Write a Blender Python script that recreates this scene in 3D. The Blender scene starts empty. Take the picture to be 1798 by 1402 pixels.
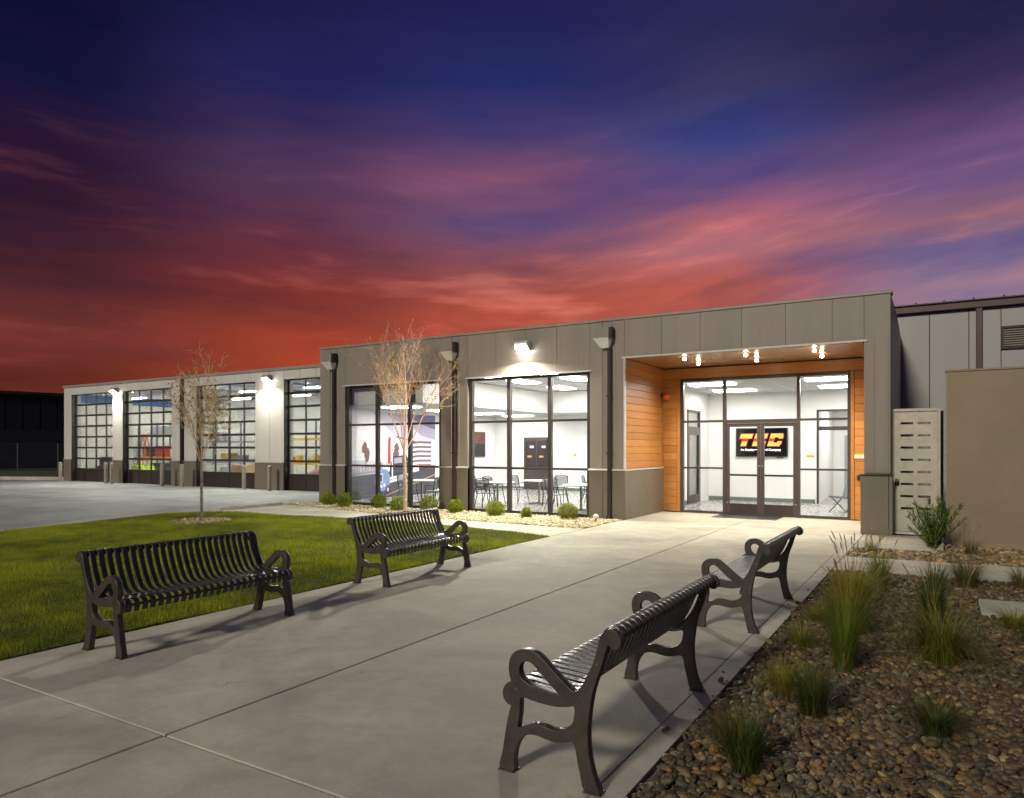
import bpy, bmesh, math, random
import numpy as np
from mathutils import Vector, Matrix
R = math.radians
rng = np.random.default_rng(7)
random.seed(7)
SC = bpy.context.scene
COL = SC.collection

# ------------------------------------------------------------------ camera
cd = bpy.data.cameras.new('camera'); cam = bpy.data.objects.new('camera', cd); COL.objects.link(cam)
cam.location = (0, 0, 1.75); cam.rotation_euler = (R(90), 0, R(31.2))
cd.sensor_width = 36; cd.lens = 24.95; cd.shift_y = 0.0478; cd.clip_end = 2000
SC.camera = cam

# ------------------------------------------------------------------ node helpers
class NT:
    def __init__(s, tree): s.t = tree; s.n = tree.nodes; s.l = tree.links
    def new(s, typ, **kw):
        n = s.n.new(typ)
        for k, v in kw.items(): setattr(n, k, v)
        return n
    def put(s, sock, v):
        if isinstance(v, bpy.types.NodeSocket): s.l.new(v, sock)
        elif v is not None: sock.default_value = v
    def m(s, op, a, b=None, c=None, clamp=False):
        n = s.new('ShaderNodeMath', operation=op); n.use_clamp = clamp
        for i, v in enumerate((a, b, c)): s.put(n.inputs[i], v)
        return n.outputs[0]
    def step(s, x, lo, hi, a=0.0, b=1.0):
        n = s.new('ShaderNodeMapRange', interpolation_type='SMOOTHSTEP')
        for k, v in zip(('Value', 'From Min', 'From Max', 'To Min', 'To Max'), (x, lo, hi, a, b)): s.put(n.inputs[k], v)
        return n.outputs[0]
    def noise(s, vec, scale, detail=4, rough=.55, dist=0.0):
        n = s.new('ShaderNodeTexNoise'); s.put(n.inputs['Vector'], vec)
        for k, v in (('Scale', scale), ('Detail', detail), ('Roughness', rough), ('Distortion', dist)): s.put(n.inputs[k], v)
        return n.outputs['Fac']
    def mix(s, f, a, b, mode='MIX'):
        n = s.new('ShaderNodeMix', data_type='RGBA', blend_type=mode)
        for k, v in ((0, f), (6, a), (7, b)):
            if isinstance(v, tuple) and len(v) == 3: v = (*v, 1)
            s.put(n.inputs[k], v)
        return n.outputs[2]
    def ramp(s, f, stops):
        n = s.new('ShaderNodeValToRGB'); e = n.color_ramp.elements
        while len(e) < len(stops): e.new(.5)
        for el, (p, c) in zip(e, stops): el.position = p; el.color = (*c, 1)
        s.put(n.inputs[0], f); return n.outputs[0]
    def xyz(s, x, y, z=0.0):
        n = s.new('ShaderNodeCombineXYZ')
        for i, v in enumerate((x, y, z)): s.put(n.inputs[i], v)
        return n.outputs[0]

def lin(r, g, b):
    f = lambda c: (c/255/12.92) if c/255 <= .04045 else ((c/255+.055)/1.055)**2.4
    return (f(r), f(g), f(b))

# ------------------------------------------------------------------ dusk sky
W = bpy.data.worlds.new('World'); SC.world = W; W.use_nodes = True
w = NT(W.node_tree); w.n.clear()
tc = w.new('ShaderNodeTexCoord'); sp = w.new('ShaderNodeSeparateXYZ'); w.l.new(tc.outputs['Generated'], sp.inputs[0])
dx, dy, dz = sp.outputs
th = R(31.2); ct, st = math.cos(th), math.sin(th)
rr = w.m('ADD', w.m('MULTIPLY', dx, ct), w.m('MULTIPLY', dy, st))
ff = w.m('ADD', w.m('MULTIPLY', dx, -st), w.m('MULTIPLY', dy, ct))
az = w.m('ARCTAN2', rr, ff); el = w.m('ARCSINE', dz)                 # radians; az 0 looks over the office roof
t = w.m('DIVIDE', el, 0.7, clamp=True)                               # 0 horizon .. 1 at 40 degrees
COLS = [(-0.570, [(0.122, lin(96, 42, 32)), (0.180, lin(110, 50, 46)), (0.274, lin(84, 40, 44)), (0.365, lin(60, 31, 46)), (0.454, lin(46, 22, 46)), (0.581, lin(26, 22, 58)), (0.683, lin(14, 14, 48))]),
        (-0.310, [(0.181, lin(160, 66, 44)), (0.245, lin(138, 58, 46)), (0.308, lin(116, 48, 48)), (0.411, lin(100, 52, 70)), (0.490, lin(80, 54, 84)), (0.647, lin(38, 36, 88)), (0.757, lin(28, 28, 76))]),
        (0.001, [(0.280, lin(158, 76, 62)), (0.356, lin(146, 80, 82)), (0.430, lin(114, 82, 116)), (0.522, lin(122, 76, 108)), (0.591, lin(76, 62, 110)), (0.675, lin(36, 44, 102)), (0.788, lin(30, 32, 84))]),
        (0.275, [(0.312, lin(194, 94, 78)), (0.374, lin(168, 106, 115)), (0.425, lin(170, 100, 110)), (0.495, lin(100, 76, 124)), (0.562, lin(66, 70, 126)), (0.653, lin(58, 54, 98)), (0.764, lin(36, 38, 84))]),
        (0.542, [(0.278, lin(156, 122, 142)), (0.344, lin(116, 98, 134)), (0.381, lin(150, 102, 118)), (0.435, lin(110, 84, 126)), (0.505, lin(96, 72, 114)), (0.590, lin(56, 46, 86)), (0.693, lin(38, 34, 68))])]
base = w.ramp(t, COLS[0][1])
for (a0, _), (a1, stops) in zip(COLS, COLS[1:]): base = w.mix(w.step(az, a0, a1), base, w.ramp(t, stops))
away = w.step(w.m('ABSOLUTE', az), .9, 2.2)                              # away from the sunset the dusk turns blue
base = w.mix(away, base, w.ramp(t, [(0, lin(76, 70, 100)), (.3, lin(54, 56, 98)), (1, lin(18, 21, 56))]))
tilt = w.m('SUBTRACT', el, w.m('MULTIPLY', w.step(az, -.2, .5), w.m('MULTIPLY', az, .11)))
warp = w.noise(w.xyz(w.m('MULTIPLY', az, 2.4), w.m('MULTIPLY', el, 6.0)), 1.0, 4)
tw = w.m('ADD', tilt, w.m('MULTIPLY', w.m('SUBTRACT', warp, .5), .055))
n1 = w.noise(w.xyz(w.m('MULTIPLY', az, 2.3), w.m('MULTIPLY', tw, 9.0), 3.1), 1.0, 5, .52)
n2 = w.noise(w.xyz(w.m('MULTIPLY', az, 5.0), w.m('MULTIPLY', tw, 34.0), 7.7), 1.0, 6, .58)
n3 = w.noise(w.xyz(w.m('MULTIPLY', az, 3.0), w.m('MULTIPLY', tw, 17.0), 1.3), 1.0, 5, .55)
k = w.m('ADD', w.m('MULTIPLY', n1, .42), w.m('ADD', w.m('MULTIPLY', n3, .33), w.m('MULTIPLY', n2, .25)))
up = w.step(k, .49, .65); dn = w.step(k, .51, .37)
str_ = w.step(t, .95, .35, .35, 1.0)
lit = w.mix(1.0, base, (1.48, 1.27, 1.2, 1), 'MULTIPLY')
c1 = w.mix(w.m('MULTIPLY', up, str_), base, lit)
c2 = w.mix(w.m('MULTIPLY', dn, str_), c1, w.mix(1.0, c1, (.60, .74, 1.0, 1), 'MULTIPLY'))
hi = w.m('MULTIPLY', w.m('MULTIPLY', w.step(w.m('ADD', w.m('MULTIPLY', n3, .55), w.m('MULTIPLY', n2, .45)), .53, .72), w.step(t, .62, .36)), w.m('MULTIPLY', w.step(az, -.4, .15, .15, .75), w.step(away, .6, 0.0)))
c4 = w.mix(hi, c2, lin(220, 130, 116))
c4 = w.mix(w.step(t, .45, .95, 0.0, .35), c4, w.mix(1.0, c4, (1.15, 1.12, .8, 1), 'MULTIPLY'))
bg = w.new('ShaderNodeBackground'); w.l.new(c4, bg.inputs[0]); bg.inputs[1].default_value = 1.0
wo = w.new('ShaderNodeOutputWorld'); w.l.new(bg.outputs[0], wo.inputs[0])

# ------------------------------------------------------------------ low sun and exposure
sd = bpy.data.lights.new('sun', 'SUN'); sun = bpy.data.objects.new('sun', sd); COL.objects.link(sun)
sd.energy = 1.85; sd.angle = R(8.0); sd.color = (1.0, .93, .78)
sa, se = R(84), R(27)
sun.rotation_euler = Vector((math.cos(sa)*math.cos(se), math.sin(sa)*math.cos(se), -math.sin(se))).to_track_quat('-Z', 'Y').to_euler()
sun.location = (0, -20, 15)
vs = SC.view_settings; vs.view_transform = 'Standard'; vs.look = 'None'; vs.exposure = 0; vs.gamma = 1; vs.use_curve_mapping = False
SC.render.engine = 'CYCLES'; cy = SC.cycles
cy.use_denoising = True; cy.transparent_max_bounces = 24; cy.max_bounces = 8; cy.sample_clamp_indirect = 6; cy.caustics_reflective = False; cy.caustics_refractive = False

# ------------------------------------------------------------------ materials
def mat(name, col, rough=.6, metal=0.0, var=0.0, vscale=3.0, bump=0.0, bscale=40.0, spec=.5, stretch=(1, 1, 1), emit=None, attr=None, streak=None):
    m = bpy.data.materials.new(name); m.use_nodes = True; n = NT(m.node_tree)
    b = n.n['Principled BSDF']; b.inputs['Roughness'].default_value = rough; b.inputs['Metallic'].default_value = metal
    b.inputs['Specular IOR Level'].default_value = spec
    tcn = n.new('ShaderNodeTexCoord'); mp = n.new('ShaderNodeMapping'); mp.inputs['Scale'].default_value = stretch
    n.l.new(tcn.outputs['Object'], mp.inputs[0]); v = mp.outputs[0]
    base = (*col, 1) if col else None
    if attr:
        at = n.new('ShaderNodeAttribute', attribute_name=attr); base = at.outputs['Color']
    if var:
        f = n.noise(v, vscale, 6, .6)
        k = n.step(f, .25, .75, 1-var, 1+var)
        base = n.mix(1.0, base, n.xyz(k, k, k), 'MULTIPLY')
        f2 = n.noise(v, vscale*7.3, 5, .6)
        k2 = n.step(f2, .25, .75, 1-var*.5, 1+var*.5)
        base = n.mix(1.0, base, n.xyz(k2, k2, k2), 'MULTIPLY')
        n.put(b.inputs['Roughness'], n.step(f2, .2, .8, max(.02, rough-.1), min(1, rough+.1)))
    n.put(b.inputs['Base Color'], base)
    if bump:
        bn = n.new('ShaderNodeBump'); bn.inputs['Strength'].default_value = bump; bn.inputs['Distance'].default_value = .01
        n.l.new(n.noise(v, bscale, 5, .6), bn.inputs['Height']); n.l.new(bn.outputs[0], b.inputs['Normal'])
    if emit:
        b.inputs['Emission Color'].default_value = (*emit[0], 1); b.inputs['Emission Strength'].default_value = emit[1]
    return m

def glass_mat(name, tint, gloss=1.0):
    m = bpy.data.materials.new(name); m.use_nodes = True; n = NT(m.node_tree); n.n.clear()
    tr = n.new('ShaderNodeBsdfTransparent'); tr.inputs[0].default_value = (*tint, 1)
    gl = n.new('ShaderNodeBsdfGlossy'); gl.inputs['Roughness'].default_value = .01; gl.inputs[0].default_value = (1, 1, 1, 1)
    fr = n.new('ShaderNodeFresnel'); fr.inputs[0].default_value = 1.45
    mx = n.new('ShaderNodeMixShader'); n.put(mx.inputs[0], n.m('MULTIPLY', fr.outputs[0], gloss))
    n.l.new(tr.outputs[0], mx.inputs[1]); n.l.new(gl.outputs[0], mx.inputs[2])
    o = n.new('ShaderNodeOutputMaterial'); n.l.new(mx.outputs[0], o.inputs[0]); return m

def leaf_mat(name, trans=.35, rough=.55):
    m = bpy.data.materials.new(name); m.use_nodes = True; n = NT(m.node_tree); b = n.n['Principled BSDF']
    at = n.new('ShaderNodeAttribute', attribute_name='Col'); n.l.new(at.outputs['Color'], b.inputs['Base Color'])
    b.inputs['Roughness'].default_value = rough; b.inputs['Specular IOR Level'].default_value = .25
    tl = n.new('ShaderNodeBsdfTranslucent'); n.l.new(at.outputs['Color'], tl.inputs[0])
    mx = n.new('ShaderNodeMixShader'); mx.inputs[0].default_value = trans
    o = n.n['Material Output']; n.l.new(b.outputs[0], mx.inputs[1]); n.l.new(tl.outputs[0], mx.inputs[2]); n.l.new(mx.outputs[0], o.inputs[0]); return m

M = {}
M['bronze_panel'] = mat('bronze_panel', (.26, .225, .186), .5, var=.08, vscale=2.2, bump=.12, bscale=60, stretch=(1, 1, .02))
M['bronze_smooth'] = mat('bronze_smooth', (.17, .145, .108), .45, var=.07, vscale=1.2)
M['coping'] = mat('coping', (.29, .26, .22), .4, var=.06)
M['dark_metal'] = mat('dark_metal', (.035, .026, .022), .38, var=.15, vscale=4, spec=.4)
M['frame'] = mat('frame', (.052, .04, .035), .35, var=.1, vscale=5, spec=.5)
M['galv'] = mat('galv', (.6, .58, .54), .35, var=.1, vscale=5)
M['soffit_bronze'] = mat('soffit_bronze', (.36, .2, .09), .32, metal=.2, var=.06)
M['backing'] = mat('backing', (.03, .028, .026), .8)
M['pale_panel'] = mat('pale_panel', (.58, .55, .5), .5, var=.06, vscale=.7, bump=.12, bscale=60, stretch=(1, 1, .02))
M['white_metal'] = mat('white_metal', (.38, .365, .345), .5, var=.08, vscale=.6, bump=.1, bscale=50, stretch=(1, 1, .03))
M['wall_paint'] = mat('wall_paint', (.78, .77, .75), .7, var=.02, vscale=1)
M['ceiling_tile'] = mat('ceiling_tile', (.62, .64, .63), .8, var=.05, vscale=2)
M['soffit_paint'] = mat('soffit_paint', (.5, .55, .56), .8)
M['int_floor'] = mat('int_floor', (.3, .29, .28), .25, var=.15, vscale=1.5)
M['base_trim'] = mat('base_trim', (.12, .14, .13), .5)
M['garage_wall'] = mat('garage_wall', (.72, .71, .62), .7, var=.05, vscale=.6)
M['garage_reflection_blue'] = mat('garage_reflection_blue', (.02, .14, .36), .6, var=.15, vscale=.6)  # blue on ceiling and bands, imitating sky reflected in the door panes
M['garage_floor'] = mat('garage_floor', (.3, .3, .29), .4, var=.2)
M['glass'] = glass_mat('glass', (.95, .965, .955), .7)
M['garage_glass'] = glass_mat('garage_glass', (.9, .93, .92), .8)
M['troffer'] = mat('troffer', (.8, .8, .8), .5, emit=((1, .97, .92), 44))
M['tube'] = mat('tube', (.8, .8, .8), .5, emit=((1, .96, .86), 560))
M['lamp_lens'] = mat('lamp_lens', (.8, .8, .8), .5, emit=((1, .97, .86), 90))
M['bulb'] = mat('bulb', (.8, .8, .8), .5, emit=((1, .86, .62), 55))
M['bench'] = mat('bench', (.056, .047, .04), .4, var=.3, vscale=9, bump=.1, bscale=300, spec=.6)
M['bench_slat'] = mat('bench_slat', (.024, .025, .0255), .33, var=.1, vscale=9, bump=.08, bscale=300, spec=.6)
M['bolt'] = mat('bolt', (.3, .27, .2), .35, 1.0)
M['pole'] = mat('pole', (.28, .245, .2), .5, var=.12, vscale=4)
M['bark'] = mat('bark', (.52, .37, .26), .85, var=.35, vscale=14, bump=.6, bscale=70)
M['twig'] = mat('twig', (.58, .36, .25), .8, var=.2, vscale=6)
M['leaf'] = leaf_mat('leaf', .4)
M['grass_blade'] = leaf_mat('grass_blade', .42, .5)
M['stone'] = mat('stone', None, .6, attr='Col', var=.22, vscale=24, spec=.4)
M['soil'] = mat('soil', (.05, .042, .033), .95, var=.4, vscale=8, bump=.5, bscale=60)
M['bed_soil'] = mat('bed_soil', (.30, .26, .19), .95, var=.3, vscale=12, bump=.5, bscale=60)
M['turf_soil'] = mat('turf_soil', (.06, .08, .014), .95, var=.4, vscale=6)
M['ground'] = mat('ground', (.05, .05, .042), .95, var=.4, vscale=.5)
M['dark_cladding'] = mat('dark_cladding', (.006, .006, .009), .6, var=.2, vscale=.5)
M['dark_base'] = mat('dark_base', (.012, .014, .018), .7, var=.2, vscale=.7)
M['seal'] = mat('seal', (.018, .017, .016), .9)
M['brown_trim'] = mat('brown_trim', (.075, .038, .026), .45, var=.1, vscale=3)
M['gate'] = mat('gate', (.52, .48, .39), .4, metal=.3, var=.09, vscale=1.6, bump=.15, bscale=25)
M['brown_wall'] = mat('brown_wall', (.28, .215, .135), .6, var=.10, vscale=.7, bump=.25, bscale=90)
M['black'] = mat('black', (.012, .012, .013), .45)
M['screen'] = mat('screen', (.004, .004, .005), .15)
M['white_plastic'] = mat('white_plastic', (.75, .74, .7), .4)
M['chair_grey'] = mat('chair_grey', (.12, .135, .14), .5, var=.1, vscale=20)
M['steel'] = mat('steel', (.25, .25, .25), .3, .8)
M['table_top'] = mat('table_top', (.6, .54, .46), .35, var=.08, vscale=3, stretch=(.3, 4, 1))
def flat(name, r, g, b, rough=.6, e=0.0):
    M[name] = mat(name, lin(r, g, b), rough, var=.06, vscale=3, emit=(lin(r, g, b), e) if e else None); return M[name]
for a in [('gold', 214, 170, 84, .4, .75), ('logo_red', 165, 50, 22, .4, .7), ('logo_white', 240, 240, 240, .4, .9), ('exit_red', 205, 40, 40, .5, .5), ('yellow', 222, 178, 40), ('lime', 190, 220, 30),
          ('orange', 214, 96, 30), ('card', 205, 165, 110), ('rack_blue', 70, 90, 105), ('pink', 205, 150, 145), ('red', 170, 40, 40), ('drum', 225, 225, 215),
          ('mural_sky', 240, 236, 240), ('mural_violet', 168, 158, 182), ('mural_haze', 206, 198, 212), ('mural_dusk', 104, 96, 134), ('mural_kerb', 150, 146, 150), ('mural_stripe', 122, 92, 100), ('mural_road', 62, 62, 74), ('mural_dark', 46, 46, 56), ('mural_tree', 112, 86, 78), ('mural_red', 176, 60, 64),
          ('mural_white', 228, 226, 230), ('mural_brown', 116, 76, 64), ('mural_blue', 116, 134, 180), ('mural_line', 196, 150, 110), ('pic_black', 34, 28, 26), ('pic_brown', 88, 54, 38), ('crate_grey', 110, 118, 122), ('mid_grey', 150, 155, 155)]:
    flat(*a)

def wood_mat():
    m = mat('wood', None, .38, spec=.45); n = NT(m.node_tree); b = n.n['Principled BSDF']
    tcn = n.new('ShaderNodeTexCoord'); mp = n.new('ShaderNodeMapping'); n.l.new(tcn.outputs['Object'], mp.inputs[0])
    oi = n.new('ShaderNodeObjectInfo'); mp.inputs['Scale'].default_value = (1.2, 1.2, 28)
    off = n.xyz(n.m('MULTIPLY', oi.outputs['Random'], 17.0), n.m('MULTIPLY', oi.outputs['Random'], 9.0), 0.0)
    ad = n.new('ShaderNodeVectorMath', operation='ADD'); n.l.new(mp.outputs[0], ad.inputs[0]); n.l.new(off, ad.inputs[1])
    g = n.noise(ad.outputs[0], 2.0, 6, .6, .4)
    c = n.ramp(g, [(.25, (.34, .135, .034)), (.5, (.46, .20, .052)), (.8, (.55, .255, .075))])
    r = n.step(oi.outputs['Random'], 0.0, 1.0, .86, 1.1)
    n.put(b.inputs['Base Color'], n.mix(1.0, c, n.xyz(r, r, r), 'MULTIPLY'))
    bn = n.new('ShaderNodeBump'); bn.inputs['Strength'].default_value = .08; bn.inputs['Distance'].default_value = .01
    n.l.new(g, bn.inputs['Height']); n.l.new(bn.outputs[0], b.inputs['Normal']); return m
M['wood'] = wood_mat()

def concrete_mat(name, col, smear=0.0):
    m = mat(name, None, .8, spec=.2); n = NT(m.node_tree); b = n.n['Principled BSDF']
    tcn = n.new('ShaderNodeTexCoord'); gm = n.new('ShaderNodeNewGeometry'); v = gm.outputs['Position']
    a1 = n.noise(v, .55, 6, .62, .6); a2 = n.noise(v, 3.2, 6, .65, .8); a3 = n.noise(v, 130, 3, .6); a4 = n.noise(v, 14, 5, .7)
    oi = n.new('ShaderNodeObjectInfo')
    k = n.m('MULTIPLY', n.m('MULTIPLY', n.step(a1, .3, .7, .8, 1.16), n.step(a2, .28, .72, .88, 1.1)), n.m('MULTIPLY', n.step(a3, .3, .7, .86, 1.12), n.step(oi.outputs['Random'], 0.0, 1.0, .95, 1.05)))
    st_ = n.step(n.noise(v, 1.6, 7, .72, 1.4), .57, .74, 1.0, .84)                     # darker weathering blotches
    sp_ = n.step(n.noise(v, 46, 2, .5), .71, .76, 1.0, .72)                            # specks
    k = n.m('MULTIPLY', k, n.m('MULTIPLY', st_, sp_))
    vn = n.new('ShaderNodeTexVoronoi', feature='DISTANCE_TO_EDGE'); vn.inputs['Scale'].default_value = .42
    wv_ = n.new('ShaderNodeVectorMath', operation='ADD'); nz = n.new('ShaderNodeTexNoise'); nz.inputs['Scale'].default_value = 2.2; nz.inputs['Detail'].default_value = 8; n.l.new(v, nz.inputs['Vector'])
    sc3 = n.new('ShaderNodeVectorMath', operation='SCALE'); sc3.inputs['Scale'].default_value = .9; n.l.new(nz.outputs['Color'], sc3.inputs[0]); n.l.new(v, wv_.inputs[0]); n.l.new(sc3.outputs[0], wv_.inputs[1]); n.l.new(wv_.outputs[0], vn.inputs['Vector'])
    crack = n.m('MULTIPLY', n.step(vn.outputs['Distance'], .0035, .0012), n.step(n.noise(v, .5, 2), .56, .66))
    k = n.m('MULTIPLY', k, n.m('SUBTRACT', 1.0, n.m('MULTIPLY', crack, .38)))
    mpb = n.new('ShaderNodeMapping'); mpb.inputs['Scale'].default_value = (3, 260, 1); n.l.new(v, mpb.inputs[0]); broom = n.noise(mpb.outputs[0], 1.0, 4, .6)
    k = n.m('MULTIPLY', k, n.step(broom, .3, .7, .94, 1.05))
    k = n.m('MULTIPLY', k, n.step(n.noise(v, 2.7, 3, .5), .68, .74, 1.0, .86))
    c = n.mix(n.step(a4, .35, .7), (*col, 1), (col[0]*1.03, col[1]*.97, col[2]*.9, 1))
    n.put(b.inputs['Base Color'], n.mix(1.0, c, n.xyz(k, k, k), 'MULTIPLY'))
    n.put(b.inputs['Roughness'], n.step(a2, .2, .8, .72 - smear, .92 - smear))
    bn = n.new('ShaderNodeBump'); bn.inputs['Strength'].default_value = .35; bn.inputs['Distance'].default_value = .004
    n.l.new(n.m('ADD', n.m('ADD', a3, n.m('MULTIPLY', a4, .8)), n.m('MULTIPLY', broom, .7)), bn.inputs['Height']); n.l.new(bn.outputs[0], b.inputs['Normal']); return m
M['concrete'] = concrete_mat('concrete', (.51, .487, .403))
M['lot'] = concrete_mat('lot', (.3, .315, .31), .16)
M['kerb'] = concrete_mat('kerb', (.51, .485, .42))

# ------------------------------------------------------------------ builders
WORLD = {}                                     # world base of each thing, so that shapes can be given in place
def tag(o, label=None, cat=None, group=None, kind=None):
    if label: o['label'] = label
    if cat: o['category'] = cat
    if group: o['group'] = group
    if kind: o['kind'] = kind
    return o
def thing(name, label, cat, loc=(0, 0, 0), rz=0.0, group=None):
    o = bpy.data.objects.new(name, None); COL.objects.link(o); o.location = loc; o.rotation_euler = (0, 0, rz)
    o.empty_display_size = .2; WORLD[o.name] = Vector(loc); return tag(o, label, cat, group)

class MB:
    def __init__(s): s.v = []; s.f = []; s.mi = []; s.sm = []
    def add(s, vs, fs, mi=0, smooth=False):
        o = len(s.v); s.v += [tuple(p) for p in vs]
        for f in fs: s.f.append(tuple(i+o for i in f)); s.mi.append(mi); s.sm.append(smooth)
        return s
    def box(s, x0, x1, y0, y1, z0, z1, mi=0):
        return s.add([(x0,y0,z0),(x1,y0,z0),(x1,y1,z0),(x0,y1,z0),(x0,y0,z1),(x1,y0,z1),(x1,y1,z1),(x0,y1,z1)],
                     [(0,3,2,1),(4,5,6,7),(0,1,5,4),(1,2,6,5),(2,3,7,6),(3,0,4,7)], mi)
    def prism(s, poly, z0, z1, mi=0, axis='z', smooth=False):
        n = len(poly)
        if axis == 'z': a = [(p[0], p[1], z0) for p in poly]; b = [(p[0], p[1], z1) for p in poly]
        elif axis == 'y': a = [(p[0], z0, p[1]) for p in poly]; b = [(p[0], z1, p[1]) for p in poly]
        else: a = [(z0, p[0], p[1]) for p in poly]; b = [(z1, p[0], p[1]) for p in poly]
        return s.add(a+b, [tuple(range(n))[::-1], tuple(range(n, 2*n))] + [(i, (i+1) % n, n+(i+1) % n, n+i) for i in range(n)], mi, smooth)
    def tube(s, pts, rad, n=8, mi=0, caps=True, smooth=True):
        pts = [Vector(p) for p in pts]; N = len(pts)
        if not hasattr(rad, '__len__'): rad = [rad]*N
        vs = []; ref = None
        for i, p in enumerate(pts):
            d = (pts[min(i+1, N-1)] - pts[max(i-1, 0)]).normalized()
            if ref is None: ref = Vector((0, 0, 1)) if abs(d.z) < .9 else Vector((1, 0, 0))
            a = d.cross(ref).normalized(); b = d.cross(a).normalized(); ref = -b if False else ref
            for k in range(n):
                g = 2*math.pi*k/n; vs.append(p + (a*math.cos(g) + b*math.sin(g))*rad[i])
        fs = [(i*n+k, i*n+(k+1) % n, (i+1)*n+(k+1) % n, (i+1)*n+k) for i in range(N-1) for k in range(n)]
        s.add(vs, fs, mi, smooth)
        if caps: s.add(vs[:n], [tuple(range(n))], mi); s.add(vs[-n:], [tuple(range(n))[::-1]], mi)
        return s
    def lathe(s, prof, cx, cy, n=20, mi=0, smooth=True):
        vs = [(cx+r*math.cos(2*math.pi*k/n), cy+r*math.sin(2*math.pi*k/n), z) for r, z in prof for k in range(n)]
        fs = [(i*n+k, i*n+(k+1) % n, (i+1)*n+(k+1) % n, (i+1)*n+k) for i in range(len(prof)-1) for k in range(n)]
        s.add(vs, fs, mi, smooth)
        if prof[-1][0] > 0: s.add(vs[-n:], [tuple(range(n))], mi)
        return s
    def build(s, name, mats, parent=None, local=False, bevel=0.0, at=None):
        me = bpy.data.meshes.new(name)
        off = Vector((0, 0, 0))
        if parent is not None and not local:
            q = parent
            while q.parent: q = q.parent
            off = WORLD.get(q.name, Vector((0, 0, 0)))
        if at is not None: off = Vector(at)
        me.from_pydata([(a-off.x, b-off.y, c-off.z) for a, b, c in s.v], [], s.f)
        if not isinstance(mats, (list, tuple)): mats = [mats]
        for m in mats: me.materials.append(M[m] if isinstance(m, str) else m)
        me.polygons.foreach_set('material_index', s.mi); me.polygons.foreach_set('use_smooth', s.sm)
        bm = bmesh.new(); bm.from_mesh(me); bmesh.ops.recalc_face_normals(bm, faces=bm.faces)
        if bevel:
            es = [e for e in bm.edges if len(e.link_faces) == 2 and e.calc_face_angle(0) > .6]
            bmesh.ops.bevel(bm, geom=es, offset=bevel, segments=1, affect='EDGES', clamp_overlap=True)
        bm.to_mesh(me); bm.free()
        o = bpy.data.objects.new(name, me); COL.objects.link(o)
        if parent is not None: o.parent = parent
        if at is not None:
            q = parent
            base = Vector((0, 0, 0))
            while q is not None: base += Vector(q.location); q = q.parent
            o.location = off - base
            if parent is None: WORLD[o.name] = off
        return o
def dup(root, loc, rz=None, label=None):
    r = root.copy(); COL.objects.link(r); r.location = loc
    if rz is not None: r.rotation_euler = (0, 0, rz)
    if label: r['label'] = label
    def kids(src, dst):
        for ch in list(src.children):
            c = ch.copy(); COL.objects.link(c); c.parent = dst; kids(ch, c)
    kids(root, r); return r
def fast_mesh(name, V, F, mats, cols=None, smooth=False, kind=None, parent=None, loc=None):
    """V (n,3), F (m,k) equal-sided faces"""
    me = bpy.data.meshes.new(name); V = np.asarray(V, np.float32); F = np.asarray(F, np.int32); m, kk = F.shape
    if loc is not None: V = V - np.array(loc, np.float32)
    me.vertices.add(len(V)); me.vertices.foreach_set('co', V.ravel()); me.loops.add(m*kk); me.loops.foreach_set('vertex_index', F.ravel())
    me.polygons.add(m); me.polygons.foreach_set('loop_start', np.arange(0, m*kk, kk, dtype=np.int32))
    try: me.polygons.foreach_set('loop_total', np.full(m, kk, np.int32))
    except Exception: pass
    me.polygons.foreach_set('use_smooth', np.full(m, smooth)); me.update(calc_edges=True); me.validate()
    if cols is not None:
        at = me.color_attributes.new('Col', 'FLOAT_COLOR', 'POINT'); c4_ = np.ones((len(V), 4), np.float32); c4_[:, :3] = cols; at.data.foreach_set('color', c4_.ravel())
    for q in (mats if isinstance(mats, (list, tuple)) else [mats]): me.materials.append(M[q] if isinstance(q, str) else q)
    o = bpy.data.objects.new(name, me); COL.objects.link(o)
    if parent: o.parent = parent
    if loc is not None and not parent: o.location = loc
    if kind: o['kind'] = kind
    return o
def struct(o): o['kind'] = 'structure'; return o
def text(name, body, size, loc, m, parent, bold=0.0, extrude=.001, align='CENTER', shear=0.0):
    c = bpy.data.curves.new(name, 'FONT'); c.body = body; c.size = size; c.align_x = align; c.align_y = 'CENTER'; c.extrude = extrude; c.offset = bold; c.shear = shear
    o = bpy.data.objects.new(name, c); me = bpy.data.meshes.new_from_object(o)
    bpy.data.objects.remove(o); me.materials.append(M[m])
    o = bpy.data.objects.new(name, me); COL.objects.link(o); o.parent = parent; o.rotation_euler = (R(90), 0, 0)
    base = Vector((0, 0, 0)); q = parent
    while q: base += Vector(q.location); q = q.parent
    o.location = Vector(loc) - base; return o

# ------------------------------------------------------------------ ground, lot, walks
def sheet(name, poly, z, m):
    b = MB(); b.add([(x, y, z) for x, y in poly], [tuple(range(len(poly)))]); return struct(b.build(name, m))
sheet('ground', [(-400, -300), (400, -300), (400, 500), (-400, 500)], -.12, 'ground')
b = MB(); b.prism([(-62, -12), (-6, -12), (-6, 14.6), (-16.9, 16.6), (-16.9, 20.6), (-41.4, 20.9), (-62, 11.6)], -.112, -.03); lot = struct(b.build('parking_lot', 'lot'))
YJ = [-4.1, -.75, 2.6, 5.95, 9.3, 12.6, 15.95]
b = MB(); b.prism([(-6.62, -4.2), (-1.36, -4.2), (-1.36, 18.97), (-6.62, 18.97)], -.11, -.05)
walk = struct(b.build('entry_walk', 'seal'))
def slab(poly, z0=-.049, z1=0.0, parent=None, name='slab', m='concrete', bevel=.006):
    b = MB(); b.prism(poly, z0, z1); return b.build(name, m, parent, bevel=bevel)
XM = -4.05
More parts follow.
